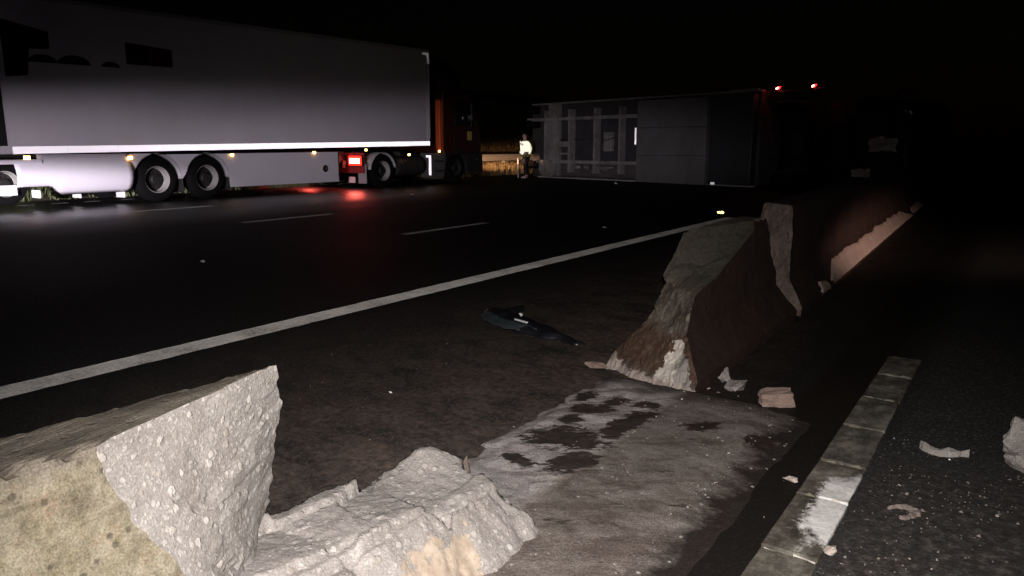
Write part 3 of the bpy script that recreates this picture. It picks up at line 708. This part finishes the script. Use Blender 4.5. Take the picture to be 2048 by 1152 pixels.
o = link("mudguard", bm, PALE, Q, smooth=True); o.modifiers.new("t", 'SOLIDIFY').thickness = .012
bm = NB(); tube(bm, [(-.32, 2.55, .62), (-.32, 3.7, .62)], .30, 18); link("fuel_tank", bm, DARKM, Q, smooth=40)
for y in (2.8, 3.4):
    bm = NB(); lathe(bm, [(-.02, .31), (.02, .31)], (0, 0, 0), 20)
    for v in bm.verts: v.co = Vector((v.co.y - .32, y + v.co.x, v.co.z + .62))
    link("tank_strap", bm, HUB, Q)
bm = NB(); box(bm, (-.05, 3.98, .30), (-.03, 4.08, .95)); box(bm, (-.05, 3.84, .88), (-.03, 3.98, .95)); link("reflective_mark", bm, TAPE, Q)
bm = NB(); prism(bm, [(4.1, .22), (4.1, 1.02), (4.8, 1.05), (4.78, .55), (4.72, .22)], 0, -.5, -.02); link("step_box", bm, dirty("dull grey step box", (.10, .095, .095), .5, (.05, .045, .04), .5, 5), Q)
for z in (.40, .72):
    bm = NB(); box(bm, (-.48, 4.25, z), (0, 4.7, z + .06), .01); link("step", bm, DARKM, Q)
# cab
bm = NB(); prism(bm, [(4.75, .95), (4.75, 3.1), (5.9, 3.1), (6.35, 2.95), (6.72, 2.05), (6.85, 1.55), (6.88, .95)], 0, -2.5, -.03)
bmesh.ops.bevel(bm, geom=bm.edges[:], offset=.06, segments=3, profile=.5, affect='EDGES'); link("cab", bm, REDP, Q, smooth=35)
bm = NB(); prism(bm, [(4.70, 3.1), (4.70, 4.12), (4.95, 4.15), (5.7, 3.6), (6.1, 3.12)], 0, -2.4, -.13)
bmesh.ops.bevel(bm, geom=bm.edges[:], offset=.05, segments=2, profile=.5, affect='EDGES'); link("roof_deflector", bm, REDP, Q, smooth=35)
bm = NB(); box(bm, (-.20, 4.52, 1.08), (.0, 4.72, 2.75), .03); link("side_fairing", bm, ORANGE, Q)
bm = NB(); prism(bm, [(5.35, 1.95), (5.35, 2.75), (6.05, 2.75), (6.45, 1.95)], 0, -.028, -.012); link("side_window", bm, GLASS, Q)
bm = NB(); prism(bm, [(5.3, .98), (5.3, 1.9), (5.32, 1.9), (5.32, .98)], 0, -.03, -.02); link("door_seam", bm, BLACKP, Q)
bm = NB(); prism(bm, [(6.05, 1.45), (6.05, 1.75), (6.3, 1.75), (6.3, 1.45)], 0, -.03, -.022); link("yellow_sticker", bm, dirty("dull yellow sticker", (.42, .33, .08), .5, (.2, .15, .05), .5, 8), Q)
for z0, z1 in ((2.1, 2.32),):
    bm = NB(); box(bm, (.02, 5.98, z0), (.24, 6.10, z1), .03); o = link("mirror", bm, BLACKP, Q)
    bm = NB(); box(bm, (.08, 5.965, z0 + .05), (.17, 5.977, z1 - .05), .004); link("mirror_glass", bm, CHROME, o)
bm = NB(); tube(bm, [(-.02, 6.15, 2.72), (.13, 6.08, 2.70), (.13, 6.08, 1.9), (-.02, 6.15, 1.85)], .018, 8); link("mirror_arm", bm, BLACKP, Q)
bm = NB(); prism(bm, [(6.02, .34)] + arc(5.43, .5, .60, 0, 176)[0:] + [(4.82, .5), (4.82, 1.0), (6.88, 1.0), (6.92, .34)], 0, -.45, -.005)
bmesh.ops.triangulate(bm, faces=[f for f in bm.faces if len(f.verts) > 4]); link("bumper", bm, BLACKP, Q)
bm = NB(); box(bm, (-2.5, 6.2, .34), (-.45, 6.9, 1.0), .03); link("bumper", bm, BLACKP, Q)
for x in (-.35, -2.15):
    bm = NB(); box(bm, (x - .16, 6.9, .62), (x + .16, 6.94, .82), .015); link("headlight", bm, glow("lit headlight glass", (1, .8, .6), 6), Q)
marker(Q, -.0, 2.95, .98, .05); marker(Q, .0, 4.45, 1.08, .05)
bm = NB(); tube(bm, [(-.01, 6.55, .78), (.02, 6.56, .80)], .035, 8); link("side_reflector", bm, CHROME, Q)

# ================================================================== overturned trailer and its tractor
OR = math.atan2(-.283, .96)
V = empty("overturned_trailer", (-16.2, 26.0, 0), OR, "dirty semi trailer tipped on its side across the road, underside showing", "semi trailer")
bm = NB(); box(bm, (-.75, .12, .02), (9.75, 2.8, 2.90), .04); link("body", bm, UNDER2, V)
bm = NB(); box(bm, (-.75, .10, 2.86), (9.76, .30, 2.92), .01); link("side_edge", bm, UNDER, V)
bm = NB(); box(bm, (-.30, .0, .005), (9.7, .10, .05), .01); link("ground_edge", bm, dirty("pale scuffed rail", (.62, .58, .55), .5, (.06, .05, .05), .95, 1.1), V)
for z in (.66, 2.27):
    bm = NB(); box(bm, (-.62 if z > 1 else -.05, -.28, z - .06), (5.2, -.24, z + .06), .008); box(bm, (-.55 if z > 1 else 0, -.24, z - .012), (5.2, .10, z + .012)); link("chassis_rail", bm, UNDER, V)
for x, wd in ((.36, .10), (1.74, .11), (3.08, .10), (4.32, .09)):
    bm = NB(); box(bm, (x - wd / 2, -.20, .25), (x + wd / 2, .10, 2.62), .008); link("cross_member", bm, UNDER, V)
bm = NB(); box(bm, (.42, -.06, .10), (1.02, .11, 2.88), .02); link("bogie_plate", bm, UNDER, V)
bm = NB(); prism(bm, [(.05 + .47 * (1 + math.cos(R(a))), .36 + .33 * math.sin(R(a))) for a in range(180, 361, 15)] + [(1.0, .58), (.05, .58)], 1, -.22, .05)
link("air_tank", bm, UNDER, V)
for x, z in ((-.50, .36), (-.50, 2.5), (-.5, 1.95)):
    w_ = wheel(V, 0, 0, 0, .30 if z > 1 else .36, rim=UNDER); w_.rotation_euler = (0, R(90), 0); w_.location = (x, -.05, z - (.0 if z < 1 else .0))
bm = NB(); box(bm, (1.02, -.15, 1.22), (1.72, .08, 1.42), .02); box(bm, (1.05, -.10, .92), (1.55, .08, 1.0), .02); link("suspension_arm", bm, UNDER, V)
bm = NB(); box(bm, (3.45, -.10, 1.05), (3.85, .1, 1.75), .04); link("valve_box", bm, UNDER, V)
for x0, x1, y in ((1.95, 2.4, -.18), (2.55, 2.95, -.16), (3.3, 4.2, -.2)):
    bm = NB(); merge(bm, rock_bm(((x1 - x0) / 2, .12, .10), int(x0 * 10), 18, .3), 0, Matrix.Translation(((x0 + x1) / 2, y, .47))); link("hanging_bracket", bm, UNDER, V)
for x0, x1 in ((1.1, 1.6), (1.9, 2.9), (3.3, 4.2)):
    bm = NB(); tube(bm, [(x0, -.05, 1.5), (x0 + .3, -.12, 1.45), (x1 - .2, -.1, 1.55), (x1, .0, 1.5)], .02, 6); link("brake_hose", bm, UNDER2, V)
bm = NB(); box(bm, (1.05, .07, .12), (5.2, .115, .60), .01); link("side_guard", bm, dirty("dull side guard", (.12, .10, .10), .6, (.04, .035, .03), .7, 2), V)
bm = NB()
for k in range(3): box(bm, (5.27 + .004 * k, -.35, .03 + k * .915), (8.14, .05, .03 + k * .915 + .910), .015)
link("pallet_box", bm, BOXP, V)
bm = NB(); box(bm, (8.16, -.20, .05), (9.70, .05, 2.80), .03); link("front_box", bm, DARKBOX, V)
bm = NB(); box(bm, (5.22, -.40, 1.30), (5.262, -.352, 1.86), .008); link("reflective_mark", bm, TAPE, V)
bm = NB(); box(bm, (8.30, -.24, .05), (8.44, -.205, .12), .008); link("reflective_mark", bm, TAPE, V)
bm = NB(); box(bm, (8.75, .0, 2.90), (9.72, .06, 2.945), .006); link("bent_edge", bm, UNDER, V)
K = empty("overturned_tractor", (-16.2 + .96 * 10.0, 26.0 - .283 * 10.0, 0), OR, "dark truck tractor tipped over on its side with two red lamps lit on top", "truck tractor")
bm = NB(); prism(bm, [(1.7, .05), (1.7, 2.5), (2.0, 2.55), (3.6, 2.5), (3.95, 2.2), (4.0, .4), (3.7, .05)], 1, .5, 3.2)
bmesh.ops.bevel(bm, geom=bm.edges[:], offset=.08, segments=2, profile=.5, affect='EDGES'); link("cab", bm, DARKU, K, smooth=35)
bm = NB()
for z in (.85, 1.75): box(bm, (.1, .2, z - .05), (3.9, .48, z + .05), .01)
for x in (.3, 1.2, 2.3, 3.4): box(bm, (x, .25, .5), (x + .1, .45, 2.1), .01)
link("chassis_rail", bm, DARKU, K)
for x, z in ((.75, .42), (.75, 2.2), (3.1, .42), (3.1, 2.2)):
    w_ = wheel(K, 0, 0, 0, .48, rim=HUB); w_.rotation_euler = (0, R(90 if z > 1 else -90), 0); w_.location = (x, .15, z)
bm = NB(); tube(bm, [(.05, .25, 2.82), (1.7, .25, 2.86)], .035, 8); link("lamp_bar", bm, DARKU, K)
for x in (.24, 1.36):
    bm = NB(); tube(bm, [(x, .25, 2.8), (x, .25, 2.9)], .03, 8); h = link("marker_lamp", bm, BLACKP, K)
    bm = NB(); merge(bm, rock_bm((.085, .05, .05), 3, 40, 0, 1), 0, Matrix.Translation((x, .19, 2.93)) @ Matrix.Rotation(R(-25), 4, 'Y')); link("lens", bm, REDL2, h)  # dim red outer lens stands for the marker's halo
    bm = NB(); merge(bm, rock_bm((.05, .02, .024), 3, 40, 0, 1), 0, Matrix.Translation((x - .02, .13, 2.92)) @ Matrix.Rotation(R(-25), 4, 'Y')); link("bulb", bm, REDCORE, h)
def crumple(parent, x, y, z, s, seed, m=CRUMP, name="crumpled_panel"):
    bm = NB(); n = 9; g = []
    for j in range(n):
        g.append([bm.verts.new((x + (i / (n - 1) - .5) * s[0] + .12 * s[0] * fbm(i * .4, j * .4, seed), y + .16 * s[0] * fbm(i * .5, j * .5, seed + 4), z + (j / (n - 1) - .5) * s[1] + .25 * s[1] * fbm(i * .45, j * .3, seed + 8))) for i in range(n)])
    for j in range(n - 1):
        for i in range(n - 1): bm.faces.new((g[j][i], g[j][i + 1], g[j + 1][i + 1], g[j + 1][i]))
    o = link(name, bm, m, parent); o.modifiers.new("t", 'SOLIDIFY').thickness = .01; return o
crumple(K, 3.45, .1, 1.28, (.75, .34), 3); crumple(K, 2.95, .05, .5, (.5, .22), 8); crumple(K, 3.9, .3, 2.12, (.3, .09), 12, CHROME, "bent_trim"); crumple(K, 3.85, .3, 2.62, (.5, .16), 16, REDP, "bent_trim")

# ================================================================== guard rail, marker post, grass
G = empty("guard_rail", (-20.9, 16, 0), 0, "steel guard rail on posts beyond the verge, lit orange by headlights", "guard rail")
zb = .10
wp = [(0, .55), (.05, .57), (.055, .63), (.0, .68), (-.0, .73), (.055, .79), (.05, .85), (0, .87)]
bm = NB(); g = []
for k in range(28):
    y = 40 * k / 27; g.append([bm.verts.new((x + .02 * fbm(y, 1), y, z)) for x, z in wp])
for k in range(27):
    for i in range(len(wp) - 1): bm.faces.new((g[k][i], g[k][i + 1], g[k + 1][i + 1], g[k + 1][i]))
o = link("rail_beam", bm, STEEL, G); o.modifiers.new("t", 'SOLIDIFY').thickness = .006
for k in range(21):
    bm = NB(); box(bm, (-.14, -.07, -.3), (-.01, .07, .84), .008); link("rail_post", bm, STEEL, G, loc=(0, .73 + k * 1.92, 0))
P = empty("marker_post", (-19.72, 8.42, 0), 0, "short white roadside marker post among grass under the trailer", "marker post")
bm = NB(); box(bm, (-.07, -.02, -.05), (.07, .02, .62), .02); link("post", bm, PLATE, P)
bm = NB(); box(bm, (-.04, -.028, .46), (.04, -.0205, .56), .003); link("reflector", bm, STUD, P)
def grass(n, fx, mat, hmin, hmax, label, seed, wd=.012):
    rnd = random.Random(seed); bm = NB()
    for _ in range(n):
        x, y = fx(rnd); 
        z0 = bankz(x, y); h = rnd.uniform(hmin, hmax); a = rnd.uniform(0, 6.28); lean = rnd.uniform(.1, .9) * h
        dx, dy = math.cos(a), math.sin(a); w_ = wd * rnd.uniform(.6, 1.4)
        p = [Vector((x, y, z0)), Vector((x + dx * lean * .35, y + dy * lean * .35, z0 + h * .6)), Vector((x + dx * lean, y + dy * lean, z0 + h))]
        sx, sy = -dy * w_, dx * w_
        v = [bm.verts.new((p[0].x - sx, p[0].y - sy, p[0].z)), bm.verts.new((p[0].x + sx, p[0].y + sy, p[0].z)), bm.verts.new((p[1].x + sx * .7, p[1].y + sy * .7, p[1].z)), bm.verts.new((p[1].x - sx * .7, p[1].y - sy * .7, p[1].z)), bm.verts.new(p[2])]
        bm.faces.new(v[:4]); bm.faces.new((v[3], v[2], v[4]))
    o = link("grass", bm, mat); tag(o, label, "grass", kind="stuff"); return o
cl = [(random.uniform(-20.6, -18.8), random.uniform(3, 18)) for _ in range(85)]
def near_clump(r):
    c = r.choice(cl); return min(-18.75, c[0] + r.gauss(0, .16)), c[1] + r.gauss(0, .16)
grass(9000, near_clump, GRASS, .10, .42, "green grass tufts along the road edge under the trailer", 3)
cl2 = [(random.uniform(-22.0, -19.0), random.uniform(22, 36)) for _ in range(120)]
def far_clump(r):
    c = r.choice(cl2); return min(-18.95, c[0] + r.gauss(0, .2)), c[1] + r.gauss(0, .2)
grass(9000, far_clump, DRYGRASS, .12, .5, "dry orange grass around the guard rail posts", 4, .014)
def bank(r): return r.uniform(-34, -21.5), r.uniform(24, 56)
grass(30000, bank, DRYGRASS, .12, .55, "dry tall grass on the bank behind the guard rail", 5, .016)

# ================================================================== person
def skin(name, verts, edges, radii, mat, parent, sub=2, root=0):
    me = bpy.data.meshes.new(name); me.from_pydata(verts, edges, []); me.materials.append(mat)
    o = bpy.data.objects.new(name, me); C.objects.link(o); o.parent = parent
    o.modifiers.new("s", 'SKIN'); sv = me.skin_vertices[0].data
    for i, r in enumerate(radii): sv[i].radius = (r, r) if not isinstance(r, tuple) else r
    sv[root].use_root = True
    o.modifiers["s"].use_smooth_shade = True
    m = o.modifiers.new("d", 'SUBSURF'); m.levels = sub; m.render_levels = sub
    return o
# (the figure is scaled as one body below)
# local frame: person faces -x (towards the left), y points away
H = empty("person", (-16.35, 25.0, 0), R(2), "person in bright yellow safety jacket and dark trousers standing beside the overturned trailer", "person")
bv = [(0, 0, .98), (0, 0, 1.20), (0, 0, 1.42), (-.01, 0, 1.54), (-.03, 0, 1.66), (-.045, 0, 1.78), (-.03, 0, 1.86),
      (0, .17, 1.46), (.03, .24, 1.20), (-.06, .25, .96), (0, -.17, 1.46), (.05, -.24, 1.20), (-.03, -.25, .95),
      (0, .09, .92), (-.03, .10, .50), (.03, .11, .10), (-.10, .12, .05), (0, -.09, .92), (.05, -.10, .50), (.10, -.11, .10), (-.03, -.12, .05)]
be = [(0, 1), (1, 2), (2, 3), (3, 4), (4, 5), (5, 6), (2, 7), (7, 8), (8, 9), (2, 10), (10, 11), (11, 12), (0, 13), (13, 14), (14, 15), (15, 16), (0, 17), (17, 18), (18, 19), (19, 20)]
br = [.14, .13, .15, .06, .085, .095, .06, .065, .05, .035, .065, .05, .035, .09, .065, .045, .035, .09, .065, .045, .035]
skin("body", bv, be, br, FACE, H)
jv = [(0, 0, 1.10), (0, 0, 1.14), (0, 0, 1.24), (0, 0, 1.42), (0, 0, 1.53), (0, .19, 1.46), (.03, .31, 1.20), (-.05, .29, 1.0), (0, -.19, 1.46), (.06, -.31, 1.20), (-.02, -.30, 1.0)]
je = [(0, 1), (1, 2), (2, 3), (3, 4), (3, 5), (5, 6), (6, 7), (3, 8), (8, 9), (9, 10)]
skin("jacket", jv, je, [(.22, .26), (.22, .26), (.21, .25), (.22, .24), .09, .12, .105, .085, .12, .105, .085], VEST_R, H)
skin("jacket_hem", [(0, 0, .90), (0, 0, .925), (0, 0, .95)], [(0, 1), (1, 2)], [(.21, .25), (.215, .255), (.21, .25)], VEST_Y, H)
skin("trousers", [(0, 0, .92), (0, .10, .86), (-.03, .11, .50), (.03, .12, .12), (0, -.10, .86), (.05, -.11, .50), (.10, -.12, .12)], [(0, 1), (1, 2), (2, 3), (0, 4), (4, 5), (5, 6)], [.15, .115, .09, .075, .115, .09, .075], TROUS, H)
for x, y in ((-.04, .12), (.03, -.12)):
    skin("shoe", [(x + .08, y, .05), (x - .05, y, .045), (x - .17, y, .035)], [(0, 1), (1, 2)], [.05, .05, .04], SHOE, H, 2)
bm = NB(); bmesh.ops.create_icosphere(bm, subdivisions=3, radius=1)
for v in bm.verts: v.co = Vector((v.co.x * .088 + .012, v.co.y * .084, v.co.z * .06 + 1.835 + max(0, -v.co.x) * .03))
link("hair", bm, HAIR, H, smooth=True)
bm = NB(); 
merge(bm, rock_bm((.025, .018, .025), 5, 40, 0, 1), 0, Matrix.Translation((-.145, 0, 1.71))); link("nose", bm, FACE, H, smooth=True)
for s in (-1, 1):
    bm = NB(); merge(bm, rock_bm((.012, .012, .009), 6, 30, 0, 1), 0, Matrix.Translation((-.128, s * .035, 1.745))); link("eye", bm, HAIR, H, smooth=True)
    bm = NB(); merge(bm, rock_bm((.022, .012, .035), 6, 30, 0, 1), 0, Matrix.Translation((-.035, s * .095, 1.725))); link("ear", bm, FACE, H, smooth=True)
    hx = -.05 if s > 0 else -.02; hy = .27 * s
    hv = [(hx, hy, 1.0), (hx - .01, hy, .95), (hx - .015, hy, .91)]; he = [(0, 1), (1, 2)]; hr = [.032, .036, .036]
    for k in range(4):
        a = len(hv); fx = hx - .04 + .02 * k; L = (.05, .06, .058, .045)[k]
        hv += [(fx, hy, .88), (fx - .008, hy - s * .008, .88 - L * .6), (fx - .004, hy - s * .022, .88 - L)]; he += [(2, a), (a, a + 1), (a + 1, a + 2)]; hr += [.010, .009, .007]
    a = len(hv); hv += [(hx - .05, hy - s * .01, .93), (hx - .062, hy - s * .018, .895)]; he += [(1, a), (a, a + 1)]; hr += [.012, .009]
    skin("hand", hv, he, hr, FACE, H, 1)
H.scale = (.93, .93, .93)
bm = NB(); tube(bm, [(-.20, -.22, .02), (-.19, -.25, .80)], .016, 8)
tag(link("warning_baton", bm, PLATE, None, loc=(-16.35, 25.0, 0)), "thin pale baton held upright against the person's leg", "baton")

# ================================================================== debris
B = empty("bumper_fragment", (-2.72, 4.2, 0), R(-17), "torn dark plastic bumper fragment lying on the dusty shoulder", "bumper fragment")
def strip(x0, x1, y0, y1, hf, seed, n=26, m=7):
    bm = NB(); g = []
    for i in range(n):
        t = i / (n - 1); x = x0 + (x1 - x0) * t; row = []
        wq = (.35 + .65 * math.sin(math.pi * min(1, t * 1.15 + .08)) ** .6)
        for j in range(m):
            s = j / (m - 1); y = (y0 + (y1 - y0) * s) * wq
            row.append(bm.verts.new((x + .01 * fbm(t * 6, s * 3, seed), y + .02 * fbm(t * 8, s, seed + 2), hf(t, s) + .008 * fbm(t * 9, s * 4, seed))))
        g.append(row)
    for i in range(n - 1):
        for j in range(m - 1): bm.faces.new((g[i][j], g[i][j + 1], g[i + 1][j + 1], g[i + 1][j]))
    return bm
o = link("bumper_skin", strip(-.42, .52, -.10, .12, lambda t, s: .012 + .055 * math.sin(math.pi * s) * (1 - .6 * t) + .05 * (1 - t) * s, 2), SLATE, B, smooth=True); o.modifiers.new("t", 'SOLIDIFY').thickness = .006
o = link("trim_band", strip(-.40, .12, -.16, -.08, lambda t, s: .05 + .05 * (1 - t) - .04 * (1 - s), 6), TEAL, B, smooth=True); o.modifiers.new("t", 'SOLIDIFY').thickness = .005
o = link("bent_flap", strip(-.50, -.18, .08, .26, lambda t, s: .04 + .05 * s * math.sin(math.pi * t), 9), SLATE, B, smooth=True); o.modifiers.new("t", 'SOLIDIFY').thickness = .005
bm = NB(); box(bm, (-.03, -.10, .088), (.10, -.085, .10), .004); link("clip", bm, PLATE, B)
bm = NB(); merge(bm, rock_bm((.02, .015, .015), 9, 14, .1), 0, Matrix.Translation((-.06, -.02, .11))); link("clip", bm, PLATE, B)

def lump(name, loc, size, seed, mat, label, cat, n=18, rough=.2, sub=2, rot=(0, 0, 0), group=None):
    t = rock_bm(size, seed, n, rough, sub); bm = NB(); merge(bm, t)
    o = link(name, bm, mat, None, loc=loc); o.rotation_euler = rot; return tag(o, label, cat, group)
# lump with flat sides, resting on the dark ground by the channel
t = bmesh.new(); bmesh.ops.create_cube(t, size=1)
for v in t.verts: v.co = Vector((v.co.x * .155, v.co.y * .09, v.co.z * .075))
bmesh.ops.bevel(t, geom=t.edges[:], offset=.012, segments=2, profile=.5, affect='EDGES'); bmesh.ops.subdivide_edges(t, edges=t.edges[:], cuts=3, use_grid_fill=True)
for v in t.verts: v.co += v.co.normalized() * .016 * fbm(v.co.x * 18, v.co.y * 18, v.co.z * 18)
o = link("concrete_lump", t, [BRICKM], None, loc=(-.90, 3.64, .035)); o.rotation_euler = (R(8), R(-6), R(28))
tag(o, "brick shaped pinkish concrete lump on the dark ground right of the standing barrier", "concrete lump")
lump("concrete_lump", (.115, 3.42, .10), (.15, .12, .15), 31, BREAK_GREY, "large grey broken concrete chunk at the right edge", "concrete lump", 16, .18, 3)
lump("concrete_lump", (-1.92, 3.66, .03), (.075, .05, .03), 12, BRICKM, "small tan concrete piece at the left foot of the standing barrier", "concrete lump")
lump("concrete_lump", (-1.13, 3.72, .035), (.06, .10, .035), 14, BREAK_GREY, "grey rubble piece at the right foot of the standing barrier", "concrete lump", 14, .35)
lump("concrete_lump", (-1.22, 3.80, .05), (.035, .05, .045), 15, BREAK_GREY, "small upright rubble piece behind the grey rubble at the standing barrier", "concrete lump", 14, .35)
lump("concrete_shard", (-1.60, 2.04, .05), (.026, .035, .085), 5, RUST, "upright brown concrete shard beside the low stump", "concrete shard", 14, .25, 2, (R(4), R(8), R(20)))
# curled strip on the asphalt right of the channel
def ribbon(pts, ws, th, seed):
    bm = NB(); g = []
    for i, p in enumerate(pts):
        q = Vector(pts[min(i + 1, len(pts) - 1)]) - Vector(pts[max(i - 1, 0)]); n_ = Vector((-q.y, q.x, 0)).normalized(); w_ = ws[i] * (1 + .5 * fbm(i * .7, seed))
        c = Vector(p) + Vector((.006 * fbm(i * .5, seed + 3), .006 * fbm(i * .5, seed + 7), 0))
        g.append([bm.verts.new(c + n_ * w_ * a + Vector((0, 0, z * th * (1 + .5 * fbm(i * .6, a, seed))))) for a, z in ((-1, 0), (-.7, .8), (-.1, 1.0), (.5, .55), (1, 0))])
    for i in range(len(pts) - 1):
        for j in range(4): bm.faces.new((g[i][j], g[i][j + 1], g[i + 1][j + 1], g[i + 1][j]))
        bm.faces.new((g[i][4], g[i][0], g[i + 1][0], g[i + 1][4]))
    bm.faces.new(g[0]); bm.faces.new(g[-1]); return bm
CURL = dirty("pinkish curled strip", (.25, .20, .18), .9, (.10, .08, .07), .9, 40, bump=.8, bsc=160)
pts = [((.036 + .008 * math.sin(2.3 * a)) * math.cos(a), (.058 - .004 * k / 3) * math.sin(a), .001) for k, a in enumerate([R(-95 + 290 * k / 26) for k in range(27)])]
o = link("curled_strip", ribbon(pts, [.004 + .011 * math.sin(math.pi * min(1, k / 22)) for k in range(27)], .012, 2), CURL, None, loc=(-.235, 2.76, 0)); tag(o, "curled pinkish strip of debris on the asphalt right of the channel", "debris strip")
pts = [(-.085, .045, .001), (-.075, .02, .001), (-.055, .0, .001), (-.03, -.012, .001), (0, -.012, .001), (.025, -.004, .001), (.05, -.006, .001), (.08, -.014, .001)]
o = link("bent_fragment", ribbon(pts, [.008, .018, .022, .026, .022, .024, .016, .008], .03, 6), BREAK_GREY, None, loc=(-.155, 3.42, 0)); o.rotation_euler = (0, 0, R(20)); tag(o, "pale bent fragment on the asphalt left of the large grey chunk", "debris fragment")
bm = NB(); tube(bm, [(0, 0, .008), (.012, .01, .012), (.02, .022, .008)], [.007, .005, .008], 8); tag(link("bolt", bm, DARKM, None, loc=(-1.375, 1.97, .02)), "tiny dark bolt lying beside the broken stump", "bolt")
lump("pale_chip", (-.615, 2.79, .012), (.032, .017, .012), 41, CHIPM, "oval pale chip in the black gap left of the channel", "concrete chip")
lump("pale_chip", (-.385, 2.33, .015), (.022, .03, .014), 42, CHIPM, "round tan chip touching the channel's nearest right edge", "concrete chip")
for (x, y, s, lab) in ((-5.3, 10.35, .05, "lone white chip on the road past the edge line"), (-7.35, 4.8, .045, "lone pale chip on the dark left lane"), (-11.35, 22.9, .09, "pale chip on the road before the overturned trailer's middle"), (-13.2, 14.8, .06, "pale chip on the wet road right of the red reflection")):
    lump("pale_chip", (x, y, s * .3), (s, s * .6, s * .4), int(y * 10), PLATE, lab, "concrete chip", 12, .2, 1)
# road stud
St = empty("road_stud", (-4.68, 13.9, 0), 0, "glowing yellow reflective road stud near the edge line", "road stud")
bm = NB(); box(bm, (-.07, -.05, .0), (.07, .06, .03), .012); link("stud_body", bm, BLACKP, St)
bm = NB(); box(bm, (-.065, -.056, .004), (.065, -.0515, .05), .002); link("reflector", bm, STUD, St)
# scattered chips
proto = []
for k in range(6):
    t = rock_bm((1, .7, .45), 100 + k, 12, .2, 0); me = bpy.data.meshes.new("concrete_chip"); t.to_mesh(me); t.free(); me.materials.append((CHIPM, BREAK_GREY, CHIPM, BRICKM, PLATE, CHIPM)[k]); proto.append(me)
rnd = random.Random(5)
zones = [((-1.3, -.8), (1.7, 3.3), 14, "small concrete chip scattered on the stained concrete bed", "chips on the concrete bed", .022, .006),
         ((-.36, .25), (1.95, 3.6), 22, "small pale chip scattered on the asphalt right of the channel", "chips on the asphalt right of the channel", 0, .008),
         ((-3.4, -1.9), (1.6, 4.2), 10, "tiny pale chip scattered on the dusty shoulder behind the barrier", "chips on the dusty shoulder", 0, .006),
         ((-.74, -.6), (2.0, 3.6), 5, "tiny chip lying in the black gap beside the channel", "chips in the black gap", 0, .006),
         ((-1.5, -1.05), (3.3, 3.75), 8, "small rubble chip at the foot of the standing barrier", "chips at the standing barrier's foot", .02, .014)]
for (xa, xb), (ya, yb), n, lab, grp, z0, s0 in zones:
    for _ in range(n):
        o = bpy.data.objects.new("concrete_chip", rnd.choice(proto)); C.objects.link(o)
        s = s0 * rnd.uniform(.5, 1.0) * (1 + 1.6 * (rnd.random() ** 5)); o.scale = (s, s, s)
        o.location = (rnd.uniform(xa, xb), rnd.uniform(ya, yb), z0 + s * .25); o.rotation_euler = (rnd.uniform(-.4, .4), rnd.uniform(-.4, .4), rnd.uniform(0, 6.28))
        tag(o, lab, "concrete chip", grp)
# grit that nobody could count
def grit(x0, x1, y0, y1, n, z, label, mat, smin, smax, seed):
    rnd = random.Random(seed); bm = NB()
    for _ in range(n):
        x = rnd.uniform(x0, x1); y = y0 + (y1 - y0) * rnd.random(); s = rnd.uniform(smin, smax) * (1 + 1.5 * rnd.random() ** 6)
        if fbm(x * 2.2, y * 2.2, seed) < -.05: continue
        a = rnd.uniform(0, 6.28); v = [bm.verts.new((x + s * math.cos(a + k * 2.09) * rnd.uniform(.7, 1.2), y + s * math.sin(a + k * 2.09) * rnd.uniform(.7, 1.2), z)) for k in range(3)]
        t = bm.verts.new((x, y, z + s * rnd.uniform(.5, 1)))
        for k in range(3): bm.faces.new((v[k], v[(k + 1) % 3], t))
    tag(link("grit", bm, mat), label, "grit", kind="stuff")
grit(-.38, .8, 1.9, 3.5, 1100, .001, "fine pale grit over the asphalt right of the channel", dirty("grit", (.22, .19, .175), .9, (.09, .075, .065), .9, 4), .0016, .004, 1)
grit(-3.6, -1.9, 1.4, 5.0, 900, .001, "fine grit over the dusty shoulder", dirty('brown grit', (.15, .12, .10), .9, (.06, .05, .04), .9, 4), .0012, .003, 2)
grit(-1.78, -.82, 1.5, 3.4, 1500, .019, "fine grit over the concrete bed", dirty('grey grit', (.30, .27, .25), .9, (.12, .10, .09), .9, 4), .0014, .0038, 3)
